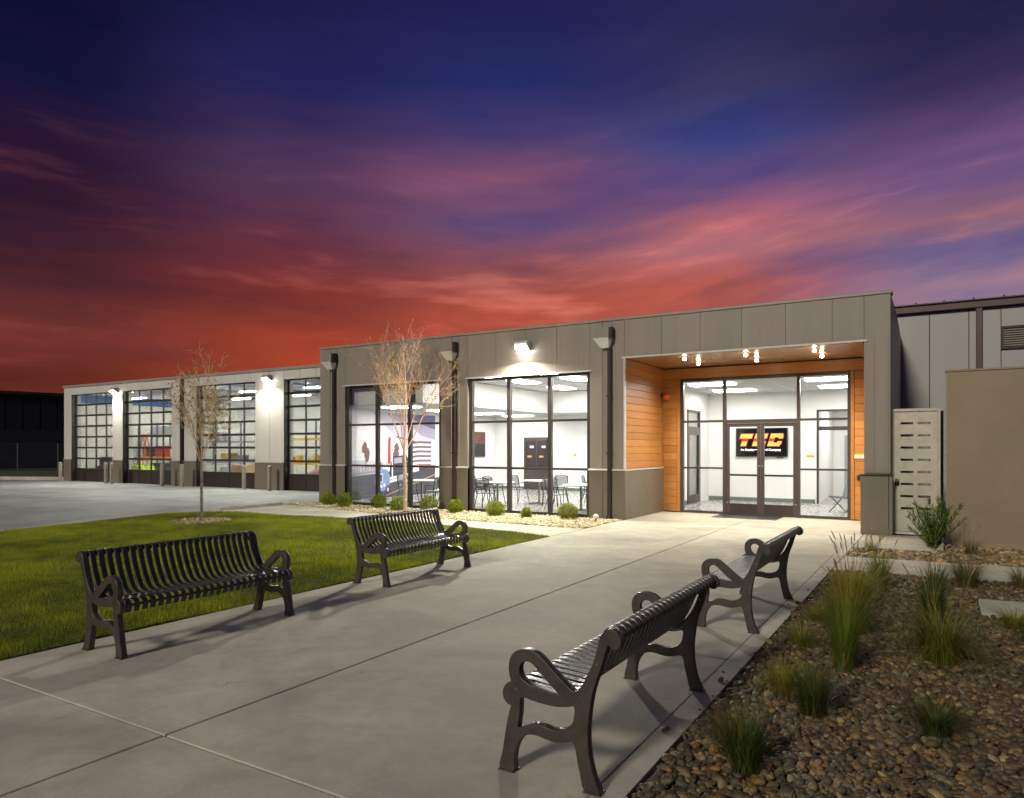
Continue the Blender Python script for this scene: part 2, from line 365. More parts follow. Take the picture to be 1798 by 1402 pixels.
for i in range(len(YJ)-1):
    y0, y1 = YJ[i], YJ[i+1]
    g0, g1 = (.007 if y0 == 2.6 else .0025), (.007 if y1 == 2.6 else .0025)
    slab([(-6.62, y0+g0), (XM-.008, y0+g0), (XM-.008, y1-g1), (-6.62, y1-g1)], parent=walk)
    slab([(XM+.008, y0+g0), (-1.521, y0+g0), (-1.521, y1-g1), (XM+.008, y1-g1)], parent=walk)
    slab([(-1.516, y0+g0), (-1.36, y0+g0), (-1.36, y1-g1), (-1.516, y1-g1)], parent=walk, name='kerb_strip', m='kerb', bevel=.002)
slab([(-6.59, 15.953), (XM-.008, 15.953), (XM-.008, 18.95), (-6.59, 18.95)], parent=walk)
slab([(XM+.008, 15.953), (-1.375, 15.953), (-1.375, 18.95), (XM+.008, 18.95)], parent=walk)
# the walk along the gravel bed
LAWN = [(-6.66, -4), (-6.66, 12.42), (-8.9, 12.93), (-11, 13.03), (-13.5, 12.87), (-15.3, 12.73), (-16.6, 12.62), (-17.35, 12.2), (-17.65, 11.3), (-17.35, 9.4), (-16.75, 7.1), (-15.9, 3.5), (-14.4, -4)]
top = lambda x: np.interp(x, [-18, -16.65, -14.47, -12, -9.25, -6.94, -6.5], [15.5, 15.15, 14.62, 14.2, 14.02, 13.9, 14.1])
low = lambda x: np.interp(x, [-17.4, -16.6, -15.3, -13.5, -11, -8.9, -6.64], [12.3, 12.64, 12.75, 12.89, 13.05, 12.95, 12.45])
b = MB(); b.prism([(-17.3, 12.6), (-6.64, 12.6), (-6.64, 14.3), (-17.3, 15.3)], -.11, -.052); side_walk = struct(b.build('side_walk', 'seal'))
xs = [-6.64, -8.3, -10, -11.7, -13.4, -15.1, -16.5]
for x1, x0 in zip(xs, xs[1:]):
    n = 5; q = np.linspace(x0+.004, x1-.004, n)
    slab([(x, low(x)) for x in q] + [(x, top(x)) for x in q[::-1]], parent=side_walk)
slab([(-17.2, 12.75), (-16.508, low(-16.508)), (-16.508, top(-16.508)), (-17.0, 15.2), (-17.35, 15.0)], parent=side_walk, z1=.0)
b = MB(); b.prism([(-17.42, 12.7), (-17.215, 12.72), (-17.37, 15.05), (-17.6, 15.1)], -.029, .085); struct(b.build('kerb', 'kerb', bevel=.02))
# lawn kerb along the lot
b = MB()
out = [(-17.25, 12.45), (-17.72, 11.3), (-17.42, 9.4), (-16.82, 7.1), (-15.97, 3.5), (-14.47, -4)]
for (x0, y0), (x1, y1) in zip(out, out[1:]): b.prism([(x0, y0), (x0-.14, y0), (x1-.14, y1), (x1, y1)], -.029, .012)
struct(b.build('lawn_kerb', 'kerb'))
# garden cross walk, gate pad, stepping pad
b = MB(); b.prism([(-1.352, 11.25), (3.5, 11.6), (3.5, 12.95), (-1.352, 12.6)], -.1, .0); struct(b.build('garden_walk', 'concrete', bevel=.008))
b = MB(); b.prism([(-1.352, 13.88), (.03, 13.98), (.03, 16.3), (-1.352, 16.14)], -.1, .0); struct(b.build('gate_pad', 'concrete', bevel=.008))
b = MB(); b.prism([(.36, 9.0), (1.9, 9.05), (1.9, 9.9), (.36, 9.8)], -.1, .012); tag(b.build('paving_slab', 'concrete', bevel=.01), 'square concrete slab set flush among the dark pebbles', 'paving slab')
sheet('planting_ground', [(-1.355, -3), (4, -3), (4, 15.0), (-1.355, 15.0)], -.06, 'soil')
sheet('gravel_bed_ground', [(-18, 15.5)] + [(x, float(top(x))-.0) for x in (-16.65, -14.47, -12, -9.25, -6.94)] + [(-6.6, 13.95), (-6.6, 16.14), (-16.95, 16.14)], -.02, 'bed_soil')

# ------------------------------------------------------------------ stones, lawn
def ico(sub):
    bm = bmesh.new(); bmesh.ops.create_icosphere(bm, subdivisions=sub, radius=1); bm.verts.ensure_lookup_table()
    v = np.array([x.co[:] for x in bm.verts]); f = np.array([[a.index for a in x.verts] for x in bm.faces]); bm.free(); return v, f
ICO = {1: ico(1), 2: ico(2)}
def inside(P, poly):
    x, y = P[:, 0], P[:, 1]; r = np.zeros(len(P), bool); n = len(poly)
    for i in range(n):
        x0, y0 = poly[i]; x1, y1 = poly[(i+1) % n]
        c = ((y0 > y) != (y1 > y)) & (x < (x1-x0)*(y-y0)/((y1-y0) + 1e-12) + x0); r ^= c
    return r
def scatter(poly, dens):
    p = np.array(poly); lo, hi = p.min(0), p.max(0); n = int((hi-lo).prod()*dens)
    P = rng.uniform(lo, hi, (n, 2)); return P[inside(P, poly)]
def stones(name, P, size, pal, sub, z0, pile=.02, flatn=.62, label=None):
    n = len(P); v, f = ICO[sub]; nv = len(v)
    sx = (size[0]+(size[1]*1.25-size[0])*rng.uniform(0, 1, n)**1.7)/2; sc = np.stack([sx*rng.uniform(.95, 1.45, n), sx*rng.uniform(.75, 1.05, n), sx*rng.uniform(flatn-.15, flatn+.2, n)], 1)
    V = np.broadcast_to(v, (n, nv, 3)).copy()
    for _ in range(3):                                            # lumpy, each one different
        d = rng.normal(size=(n, 1, 3)); d /= np.linalg.norm(d, axis=2, keepdims=True); ph = (V*d).sum(2, keepdims=True)
        V *= 1 + rng.uniform(-.16, .16, (n, 1, 1))*ph + rng.uniform(-.1, .1, (n, 1, 1))*np.sin(3*ph + rng.uniform(0, 6, (n, 1, 1)))
    V *= sc[:, None, :]
    a = rng.uniform(0, 6.283, n); tl = rng.normal(0, .35, n); c, s_ = np.cos(tl), np.sin(tl)
    x = V[:, :, 0]*c[:, None] - V[:, :, 2]*s_[:, None]; z = V[:, :, 0]*s_[:, None] + V[:, :, 2]*c[:, None]; y = V[:, :, 1]
    c, s_ = np.cos(a)[:, None], np.sin(a)[:, None]
    V = np.stack([x*c - y*s_, x*s_ + y*c, z], 2)
    V[:, :, :2] += P[:, None, :]; V[:, :, 2] += (z0 + sc[:, 2]*.5 + rng.uniform(0, pile, n))[:, None]
    F = f[None] + (np.arange(n)*nv)[:, None, None]
    pal = np.array(pal)*np.array((1.25, 1.22, 1.02)); C = pal[rng.integers(0, len(pal), n)]*rng.uniform(.5, 1.25, (n, 1)); C = np.repeat(C, nv, 0)
    return fast_mesh(name, V.reshape(-1, 3), F.reshape(-1, 3), 'stone', C, True, 'stuff')
RIVER = [(.15, .10, .058), (.10, .072, .046), (.19, .13, .07), (.075, .062, .05), (.13, .11, .085), (.2, .115, .05), (.09, .06, .038), (.25, .18, .11), (.065, .05, .038), (.11, .09, .068)]
TAN = [(.5, .42, .28), (.58, .5, .36), (.44, .36, .24), (.62, .56, .44), (.48, .43, .33), (.38, .31, .2)]
near = scatter([(-1.345, 2.0), (1.0, 2.0), (1.3, 7.5), (-1.345, 7.5)], 1350)
stones('pebbles', near, (.027, .056), RIVER, 2, -.055, .035)
far = scatter([(-1.345, 7.5), (2.0, 7.5), (2.3, 11.5), (.2, 11.33), (-1.345, 11.22)], 1150)
far = far[~inside(far, [(.34, 8.98), (1.9, 8.98), (1.9, 9.93), (.34, 9.83)])]
stones('pebbles', far, (.027, .052), RIVER, 1, -.055, .035)
spill = np.column_stack([-1.35-.16*rng.uniform(0, 1, 18)**2, rng.uniform(2.6, 10.8, 18)]); stones('pebbles', spill, (.02, .045), RIVER, 2, -.002, .002)
strip = scatter([(-1.345, 12.62), (3.0, 12.95), (3.0, 15.0), (.05, 15.0), (.05, 13.97), (-1.345, 13.86)], 520)
stones('pebbles', strip, (.045, .085), [(c[0]*1.9, c[1]*1.9, c[2]*1.8) for c in RIVER], 1, -.055, .03)
bed = scatter([(-17.7, 15.55)] + [(x, float(top(x))+.04) for x in (-16.65, -14.47, -12, -9.25, -6.94)] + [(-6.63, 14.1), (-6.63, 16.1), (-16.9, 16.1)], 760)
stones('gravel', bed, (.03, .06), TAN, 1, -.02, .025)
def litter():
    P = scatter([(-1.3, 3.0), (1.0, 3.0), (1.5, 11.0), (-1.3, 11.0)], 130); n = len(P)
    cl_ = np.sin(P[:, 0]*2.3+P[:, 1]*.9)+np.sin(P[:, 1]*1.9-P[:, 0]*1.1); P = P[cl_+rng.normal(0, .6, n) > .2]; n = len(P)
    a = rng.uniform(0, 6.283, n); L = rng.uniform(.02, .07, n); wd = rng.uniform(.0015, .009, n); z = rng.uniform(.005, .03, n); tl = rng.normal(0, .012, n)
    d = np.stack([np.cos(a), np.sin(a)], 1); e = np.stack([-np.sin(a), np.cos(a)], 1); V = np.empty((n, 4, 3))
    V[:, 0, :2] = P-d*L[:, None]; V[:, 1, :2] = P+e*wd[:, None]; V[:, 2, :2] = P+d*L[:, None]; V[:, 3, :2] = P-e*wd[:, None]; V[:, :, 2] = z[:, None]; V[:, 0, 2] -= tl; V[:, 2, 2] += tl
    C = np.array([(.16, .11, .06), (.1, .07, .04), (.22, .16, .08), (.07, .05, .03)])[rng.integers(0, 4, n)]
    fast_mesh('leaf_litter', V.reshape(-1, 3), np.arange(n*4).reshape(-1, 4), 'stone', np.repeat(C, 4, 0), False, 'stuff')
litter()
TREE1, TREE2 = (-15.05, 10.6), (-12.27, 14.74)
a_ = rng.uniform(0, 6.283, 700); r_ = .68*np.sqrt(rng.uniform(0, 1, 700))
stones('gravel', np.stack([TREE1[0]+r_*np.cos(a_), TREE1[1]+r_*np.sin(a_)], 1), (.035, .065), [(c[0]*.55, c[1]*.5, c[2]*.45) for c in TAN], 1, -.005, .025)

def lawn_z(x, y):
    return .02 + .012*np.sin(x*2.1+.6*y)*np.cos(y*1.7) + .03*np.exp(-((x+11.5)**2/14 + (y-7)**2/40))
gx, gy = np.meshgrid(np.linspace(-18, -6.6, 150), np.linspace(-4, 13.2, 210)); keep = None
P = np.stack([gx.ravel(), gy.ravel()], 1); Z = lawn_z(P[:, 0], P[:, 1]) - .03
ins = inside(P, LAWN); idx = np.arange(len(P)).reshape(gx.shape)
Q = np.stack([idx[:-1, :-1], idx[:-1, 1:], idx[1:, 1:], idx[1:, :-1]], 2).reshape(-1, 4); Q = Q[ins[Q].all(1)]
struct(fast_mesh('lawn', np.column_stack([P, Z]), Q, 'turf_soil', smooth=True))
sheet('lawn_soil', LAWN, -.024, 'turf_soil')
def lawn():
    parts = []
    for y0, y1, d in ((1.0, 5.5, 5200), (5.5, 8.5, 3800), (8.5, 13.2, 2600)):
        n = int((y1-y0)*11.4*d); p = np.column_stack([rng.uniform(-18, -6.6, n), rng.uniform(y0, y1, n)])
        # only the part of the lawn the place shows (a margin each side)
        p = p[inside(p, LAWN)]; parts.append(p)
    P = np.vstack(parts); e = np.column_stack([rng.uniform(-6.665, -6.635, 9000), rng.uniform(1, 12.4, 9000)]); P = np.vstack([P, e[rng.uniform(0, 1, 9000) < .35+.3*np.sin(e[:, 1]*5)+.2*np.sin(e[:, 1]*17)]]); P = P[(P[:, 0] > -2.5*P[:, 1] - 1.0)]
    P = P[((P[:, 0]-TREE1[0])**2 + (P[:, 1]-TREE1[1])**2) > .62**2]
    n = len(P); x, y = P.T
    cl_ = np.sin(x*5.1+np.sin(y*3.3)*1.7)*np.cos(y*6.3+np.sin(x*2.7)*2) + .8*np.sin(x*1.3+y*2.2+np.sin(x*3))      # tufts
    h = rng.uniform(.026, .05, n)*(1+.22*cl_); a = rng.uniform(0, 6.283, n); wd = rng.uniform(.0022, .004, n)*(1+.06*np.maximum(y-4, 0)); lean = rng.uniform(0, .03, n); la = rng.uniform(0, 6.283, n)
    z = lawn_z(x, y) - .03
    c, s_ = np.cos(a)*wd, np.sin(a)*wd
    V = np.empty((n, 3, 3), np.float32)
    V[:, 0] = np.stack([x-c, y-s_, z], 1); V[:, 1] = np.stack([x+c, y+s_, z], 1); V[:, 2] = np.stack([x+lean*np.cos(la), y+lean*np.sin(la), z+h], 1)
    patch = .5+.5*np.sin(x*.9+1.3*np.sin(y*.8))*np.cos(y*1.1+np.sin(x*1.1))
    k = np.clip(.5+.26*cl_+.7*(patch-.5)+rng.normal(0, .22, n), 0, 1)[:, None]
    C = np.array((.13, .165, .008))*(1-k) + np.array((.41, .45, .026))*k
    dry = rng.uniform(0, 1, n) < .05; C[dry] = (.2, .17, .05)
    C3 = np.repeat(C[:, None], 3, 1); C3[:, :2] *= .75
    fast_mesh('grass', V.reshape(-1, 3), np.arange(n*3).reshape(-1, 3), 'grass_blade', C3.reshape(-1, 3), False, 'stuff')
lawn()

# ------------------------------------------------------------------ office building
YF = 16.15; XL, XR = -16.92, -.88; ZT = 4.86
office = thing('office_building', 'low bronze metal office building with big windows and a wood lined entrance', 'building', (-8.9, 16.15, 0))
seams = [-16.92, -15.84, -14.92, -13.99, -13.07, -12.14, -11.215, -10.29, -9.36, -8.44, -7.51, -6.588, -5.66, -4.737, -3.81, -2.886, -1.96, -1.36, -.88]
OPEN = [(-15.84, -12.14, 3.68), (-11.215, -7.51, 3.68), (-6.588, -1.36, 3.95)]
for x0, x1 in zip(seams, seams[1:]):
    z0 = 1.2
    for a, c, hd in OPEN:
        if x0 >= a-.01 and x1 <= c+.01: z0 = hd
    o = MB().box(x0+.002, x1-.002, YF, YF+.1, z0, ZT).build('wall_panel', 'bronze_panel', office, bevel=.004)
b = MB()                                                            # dark backing behind the panel joints and the core of the wall
for x0, x1 in ((XL+.01, -15.86), (-12.12, -11.235), (-7.49, -6.77), (-1.34, XR-.01)): b.box(x0, x1, YF+.103, YF+.25, .0, ZT-.05)
for a, c, hd in OPEN: b.box(a+.01, c-.01, YF+.103, YF+.25, hd+.02, ZT-.05)
b.build('wall_core', 'backing', office)
for x0, x1, pr in ((XL-.02, -15.83, .03), (-12.15, -11.205, .03), (-7.52, -6.58, .03), (-1.42, XR+.04, .12)):
    m = (x0+x1)/2
    for p, q in ([(x0, x1-.07), (x1-.066, x1)] if pr > .1 else [(x0, m-.1), (m-.097, m+.097), (m+.1, x1)]):
        MB().box(p+.002, q-.002, YF-pr, YF-.003, 0, 1.19).build('wainscot_panel', 'bronze_smooth', office, bevel=.004)
    MB().prism([(YF-pr-.035, 1.193), (YF-pr-.035, 1.215), (YF-.003, 1.235), (YF-.003, 1.193)], x0-.015, x1+.015, axis='x').build('wainscot_cap', 'galv' if pr < .1 else 'dark_metal', office)
MB().box(-1.42, -1.365, YF-.002, 17.2, 0, 1.188).build('wainscot_panel', 'bronze_smooth', office)
for x in (-12.14+.5, -7.05, -1.06, -16.35):                          # thin raised ribs up the piers
    for dx_ in (-.13, .13): MB().box(x+dx_-.012, x+dx_+.012, YF-.018, YF-.001, 1.24, ZT-.9 if x > -2 else ZT-.02).build('rib', 'bronze_panel', office)
MB().box(XL-.03, XR+.03, YF-.03, YF+.32, ZT+.004, ZT+.07).build('coping', 'coping', office, bevel=.01)

# side wall at the right end, its top stepping down to the rear
b = MB(); b.prism([(YF+.101, 0), (20.3, 0), (20.3, 4.55), (18.4, 4.8), (YF+.101, ZT)], XR-.15, XR, axis='x'); b.build('end_wall', 'bronze_panel', office)
b = MB(); b.prism([(YF+.101, 0), (20.4, 0), (20.4, 4.75), (YF+.101, ZT)], XL, XL+.15, axis='x'); b.build('end_wall', 'bronze_panel', office)
MB().box(XL+.15, XR-.15, YF+.32, 28.3, 4.4, 4.5).build('roof', 'backing', office)
for x0, x1, hd in OPEN:
    MB().box(x0-.06, x1+.06, YF-.035, YF-.002, hd-.025, hd+.012).build('head_flashing', 'galv', office)

def glazing(name, x0, x1, y, xm, zr, z0, z1, parent, t=.05, d=.11, skip=(), gl='glass', m='frame'):
    """frame of bars with the panes between them; xm mullions, zr rails"""
    b = MB(); xs_ = [x0]+xm+[x1]; zs_ = [z0]+zr+[z1]
    b.box(x0, x0+t*2, y, y+d, z0, z1); b.box(x1-t*2, x1, y, y+d, z0, z1)
    for x in xm: b.box(x-t, x+t, y-.004, y+d-.004, z0, z1)
    edges = [x0+2*t]+[q for x in xm for q in (x-t, x+t)]+[x1-2*t]
    panes = []
    for i in range(0, len(edges), 2):
        a, c = edges[i], edges[i+1]
        zz = [z0+.06] ; b.box(a, c, y+.002, y+d-.006, z0, z0+.06); b.box(a, c, y+.002, y+d-.006, z1-.07, z1)
        for z in zr:
            if (i//2, z) in skip: continue
            b.box(a, c, y+.002, y+d-.006, z-.03, z+.03); zz += [z-.03, z+.03]
        zz += [z1-.07]
        for j in range(0, len(zz), 2):
            if (i//2, 'pane', j//2) in skip: continue
            panes.append((a, c, zz[j], zz[j+1]))
    fr = b.build(name, m, parent)
    for a, c, p, q in panes: MB().box(a-.004, c+.004, y+d*.5-.004, y+d*.5+.004, p-.004, q+.004).build('pane', gl, fr)
    return fr
glazing('window', -15.83, -12.15, YF+.07, [-14.6, -13.34], [1.21, 2.46], .02, 3.66, office)
glazing('window', -11.205, -7.52, YF+.07, [-9.93, -8.69], [1.21, 2.46], .02, 3.66, office)
for x0, x1 in ((-15.84, -12.14), (-11.215, -7.51)): MB().box(x0, x1, YF+.06, YF+.26, -.05, .018).build('window_sill', 'dark_metal', office)

# entrance recess
YS = 18.92
pz = [1.235 + i*.1795 for i in range(15)] + [3.93]
for a, c in zip(pz, pz[1:]):
    MB().box(-6.77, -6.6, YF+.105, YS-.005, a+.003, c-.003).build('plank', 'wood', office, bevel=.006, at=(-6.68, 17.5, (a+c)/2))
MB().box(-6.77, -6.615, YF+.01, YS, 0, 3.95).build('plank_backing', 'backing', office)
MB().box(-6.612, -6.575, YF+.003, YS-.002, 0, 1.19).build('wainscot_panel', 'bronze_smooth', office)
MB().box(-6.612, -6.56, YF+.003, YS-.002, 1.193, 1.23).build('wainscot_cap', 'galv', office)
MB().box(-6.598, -6.572, YS-.05, YS+.01, 1.235, 3.92).build('corner_board', 'wood', office)
MB().box(-6.612, -6.585, YF-.006, YF+.1, 1.24, 3.95).build('corner_trim', 'galv', office)
zb = [.02 + i*.2 for i in range(19)]
for a, c in zip(zb, zb[1:]):
    for x0, x1 in ((-6.57, -6.19), (-1.8, -1.37)): MB().box(x0, x1, YS-.02, YS+.02, a+.003, min(c, 3.62)-.003).build('plank', 'wood', office, bevel=.005, at=((x0+x1)/2, YS, (a+c)/2))
for x0, x1 in ((-6.185, -6.095), (-1.88, -1.805)): MB().box(x0, x1, YS-.035, YS+.02, .02, 3.62).build('trim_board', 'wood', office, bevel=.005)
MB().box(-6.57, -1.37, YS-.03, YS+.02, 3.625, 3.9).build('header_board', 'wood', office, bevel=.005)
b = MB(); b.box(-6.57, -6.1, YS+.022, YS+.15, 0, 3.95); b.box(-1.87, -1.3, YS+.022, YS+.15, 0, 3.95); b.box(-6.1, -1.87, YS+.022, YS+.15, 3.62, 3.95); b.build('wall_core', 'backing', office)
for i, x in enumerate(np.linspace(-6.57, -1.4, 7)[:-1]): MB().box(x+.003, x+.8617-.003, YF+.105, YS-.002, 3.93, 3.96).build('soffit_panel', 'soffit_bronze', office, bevel=.004)
MB().box(-6.6, -1.3, YF+.26, YS+.2, 3.965, 4.0).build('soffit_backing', 'backing', office)
b = MB(); b.box(-1.37, -1.3, YF+.102, YS, 0, 3.95); b.build('recess_wall', 'wood', office)

# storefront
sf = MB(); y0 = YS-.01; d = .11
bars = [(-6.09, -6.01, .0, 3.61), (-4.95, -4.87, 0, 3.61), (-3.11, -3.035, 0, 3.61), (-1.955, -1.885, 0, 3.61)]
for a, c, p, q in bars: sf.box(a, c, y0, y0+d, p, q)
for a, c in ((-6.01, -4.95), (-3.035, -1.955)):
    for p, q in ((0, .07), (1.19, 1.24), (2.43, 2.49), (3.54, 3.61)): sf.box(a, c, y0+.003, y0+d-.003, p, q)
sf.box(-4.87, -3.11, y0+.003, y0+d-.003, 2.395, 2.49); sf.box(-4.87, -3.11, y0+.003, y0+d-.003, 3.54, 3.61)
front = sf.build('storefront', 'frame', office)
for a, c in ((-6.01, -4.95), (-3.035, -1.955)):
    for p, q in ((.07, 1.19), (1.24, 2.43), (2.49, 3.54)): MB().box(a-.004, c+.004, y0+.05, y0+.058, p-.004, q+.004).build('pane', 'glass', front)
MB().box(-4.874, -3.106, y0+.05, y0+.058, 2.486, 3.544).build('pane', 'glass', front)
for x0, x1, hx in ((-4.865, -3.995, -4.03), (-3.985, -3.115, -3.95)):
    b = MB(); yy = y0+.03
    b.box(x0, x0+.085, yy, yy+.05, .015, 2.39); b.box(x1-.085, x1, yy, yy+.05, .015, 2.39); b.box(x0+.085, x1-.085, yy+.002, yy+.048, 2.3, 2.39); b.box(x0+.085, x1-.085, yy+.002, yy+.048, .015, .3)
    dr = b.build('door', 'frame', office)
    MB().box(x0+.081, x1-.081, yy+.02, yy+.028, .296, 2.304).build('pane', 'glass', dr)
    MB().box(x0+.085, x1-.085, yy+.052, yy+.1, 1.015, 1.065).build('push_bar', 'black', dr)
    MB().tube([(hx, yy, 1.22), (hx, yy-.05, 1.2), (hx, yy-.062, 1.08), (hx, yy-.05, .96), (hx, yy, .94)], .013, 8).build('handle', 'dark_metal', dr)
    MB().box(x0+.085, x1-.085, yy-.004, yy+.0015, .05, .29).build('kick_plate', 'dark_metal', dr)
    MB().box(x0+.002 if x0 < -4.2 else x1-.05, x0+.05 if x0 < -4.2 else x1-.002, yy-.014, yy-.001, .3, .34).build('hinge', 'steel', dr)
    MB().box(hx-.02, hx+.02, yy-.008, yy-.001, 1.26, 1.31).build('lock', 'steel', dr)

# interior of the office
def room(name, x0, x1, y0, y1, z, wall='wall_paint', floor='int_floor', ceil='ceiling_tile', front=False, skip='', zf=.0):
    b = MB()
    if 'l' not in skip: b.box(x0-.06, x0, y0, y1, zf, z)
    if 'r' not in skip: b.box(x1, x1+.06, y0, y1, zf, z)
    if 'b' not in skip: b.box(x0-.06, x1+.06, y1, y1+.06, zf, z)
    if front: b.box(x0, x1, y0-.05, y0, zf, z)
    if b.v: b.build('interior_wall', wall, office if wall != 'garage_wall' else wing)
    o = office if wall != 'garage_wall' else wing
    MB().box(x0, x1, y0, y1, zf-.05, zf+.004).build('interior_floor', floor, o)
    MB().box(x0, x1, y0, y1, z, z+.05).build('interior_ceiling', ceil, o)
room('break_room', -16.6, -6.85, YF+.26, 26.0, 3.9)
MB().box(-16.597, -13.0, YF+.27, 25.99, 3.09, 3.88).box(-12.998, -6.86, 24.0, 25.99, 3.09, 3.88).build('bulkhead', 'wall_paint', office)
MB().box(-16.58, -13.01, YF+.28, 25.98, 3.075, 3.087).box(-12.99, -6.87, 24.01, 25.98, 3.075, 3.087).build('bulkhead_soffit', 'soffit_paint', office)
b = MB()
for x in np.arange(-12.4, -6.9, .61): b.box(x-.012, x+.012, YF+.27, 23.99, 3.893, 3.8995)
for y in np.arange(16.7, 24, .61): b.box(-12.99, -6.86, y-.012, y+.012, 3.894, 3.8992)
b.build('ceiling_grid', 'wall_paint', office)
b = MB(); b.box(-16.597, -16.585, 21.8, 25.99, .01, .12); b.box(-16.59, -6.86, 25.985, 25.997, .01, .12); b.build('skirting', 'base_trim', office)
# entrance lobby
XV = -6.75
b = MB(); b.box(XV-.04, XV, 19.08, 21.62, 0, 3.55); b.box(XV-.04, XV, 22.95, 24.0, 0, 3.55); b.box(XV-.04, XV, 21.62, 22.95, 2.95, 3.55)
b.box(XV, -3.36, 24.0, 24.08, 0, 3.55); b.box(-3.36, -1.9, 24.0, 24.08, 2.95, 3.55); b.box(-1.9, -1.1, 24.0, 24.08, 0, 3.55); b.box(-1.1, -1.03, 19.08, 28, 0, 3.55); b.build('interior_wall', 'wall_paint', office)
MB().box(XV, -1.1, 19.08, 24.0, -.05, .004).build('interior_floor', 'int_floor', office); MB().box(XV, -1.1, 19.08, 24.0, 3.55, 3.6).build('interior_ceiling', 'ceiling_tile', office)
b = MB()
for x in np.arange(-6.4, -1.2, .61): b.box(x-.012, x+.012, 19.1, 23.99, 3.543, 3.5495)
for y in np.arange(19.4, 24, .61): b.box(XV+.01, -1.11, y-.012, y+.012, 3.544, 3.5492)
b.build('ceiling_grid', 'wall_paint', office)
b = MB(); b.box(XV+.002, -3.4, 23.985, 23.997, .006, .13); b.box(XV+.003, XV+.015, 19.1, 21.6, .006, .13); b.build('skirting', 'base_trim', office)
# glazed side door and rear doorway of the lobby
def inner_door(axis, p, a, c, zt, y, leaf):
    b = MB(); B = (lambda u0, u1, z0, z1: b.box(p-.05, p+.05, u0, u1, z0, z1)) if axis == 'x' else (lambda u0, u1, z0, z1: b.box(u0, u1, p-.05, p+.05, z0, z1))
    B(a, a+.06, 0, zt); B(c-.06, c, 0, zt); B(a+.06, c-.06, zt-.06, zt); B(a+.06, c-.06, 2.3, 2.42)
    if leaf: B(a+.06, a+.17, .01, 2.3); B(c-.17, c-.06, .01, 2.3); B(a+.17, c-.17, .01, .26); B(a+.17, c-.17, 2.16, 2.3)
    o = b.build('inner_door', 'frame', office)
    g = MB(); G_ = (lambda u0, u1, z0, z1: g.box(p-.004, p+.004, u0, u1, z0, z1)) if axis == 'x' else (lambda u0, u1, z0, z1: g.box(u0, u1, p-.004, p+.004, z0, z1))
    G_(a+.056, c-.056, 2.416, zt-.056); g.build('pane', 'glass', o)
    if leaf: g = MB(); G_ = (lambda u0, u1, z0, z1: g.box(p-.004, p+.004, u0, u1, z0, z1)); G_(a+.166, c-.166, .256, 2.164); g.build('pane', 'glass', o); MB().tube([(p+.05, c-.22, 1.15), (p+.09, c-.22, 1.15), (p+.09, c-.22, .85), (p+.05, c-.22, .85)], .012, 6).build('handle', 'steel', o)
    return o
inner_door('x', XV-.02, 21.62, 22.95, 2.95, 0, True)
inner_door('y', 24.04, -3.36, -1.9, 2.95, 0, False)
b = MB(); b.box(-3.42, -3.36, 24.08, 28, 0, 3.2); b.box(-3.42, -1.1, 28, 28.06, 0, 3.2); b.build('interior_wall', 'wall_paint', office)
MB().box(-3.36, -1.1, 24.08, 28, -.05, .004).build('interior_floor', 'int_floor', office); MB().box(-3.42, -1.1, 24.08, 28.06, 3.2, 3.25).build('interior_ceiling', 'ceiling_tile', office)
b = MB(); b.box(-2.98, -2.9, 27.93, 27.99, 0, 2.2); b.box(-2.1, -2.02, 27.93, 27.99, 0, 2.2); b.box(-2.9, -2.1, 27.93, 27.99, 2.1, 2.2); b.box(-2.9, -2.1, 27.96, 27.99, 0, 2.1); b.build('inner_door', 'mid_grey', office)
# brown double door of the break room
b = MB(); b.box(-15.12, -13.9, 25.93, 25.99, 0, 2.2)
dd = b.build('inner_door', 'frame', office)
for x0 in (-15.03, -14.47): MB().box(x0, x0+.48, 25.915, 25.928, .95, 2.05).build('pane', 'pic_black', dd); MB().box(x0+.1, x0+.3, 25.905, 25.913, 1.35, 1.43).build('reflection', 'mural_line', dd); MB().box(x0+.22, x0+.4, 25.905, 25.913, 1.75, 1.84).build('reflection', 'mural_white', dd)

def ceil_light(x, y, z, label, lx=.6, ly=1.2, group='ceiling lights of the office'):
    t_ = thing('ceiling_light', label, 'ceiling light', (x, y, z-.03), 0, group)
    MB().box(x-lx/2, x+lx/2, y-ly/2, y+ly/2, z-.028, z-.008).build('diffuser', 'troffer', t_)
    b = MB(); e = .03
    for p in ((x-lx/2-e, x-lx/2, y-ly/2-e, y+ly/2+e), (x+lx/2, x+lx/2+e, y-ly/2-e, y+ly/2+e), (x-lx/2, x+lx/2, y-ly/2-e, y-ly/2), (x-lx/2, x+lx/2, y+ly/2, y+ly/2+e)): b.box(*p, z-.035, z-.007)
    b.build('rim', 'wall_paint', t_); return t_
for i, x in enumerate((-11.5, -9.6, -7.8)):
    for j, y in enumerate((17.5, 19.7, 22.4)):
        ceil_light(x, y, 3.893, 'lit break room ceiling panel, %s row from the glass, %s of it' % (('first', 'second', 'third')[j], ('leftmost', 'middle one', 'rightmost')[i]))
for j, y in enumerate((17.6, 19.9, 22.6, 24.9)): ceil_light(-14.8, y, 3.07, 'lit panel in the lowered ceiling beside the mural, %s from the glass' % ('first', 'second', 'third', 'fourth')[j], 1.2, .6)
ceil_light(-10.5, 25.0, 3.07, 'lit panel in the lowered ceiling along the back wall', 1.2, .4)
for i, x in enumerate((-5.5, -2.45)):
    for j, y in enumerate((19.9, 22.4)): ceil_light(x, y, 3.543, 'lit ceiling panel in the lobby, on the %s side, %s' % (('television', 'doorway')[i], ('near the entrance glass', 'near the back wall')[j]), 1.2, .6)
ceil_light(-2.3, 26, 3.19, 'lit ceiling panel in the corridor behind the lobby')

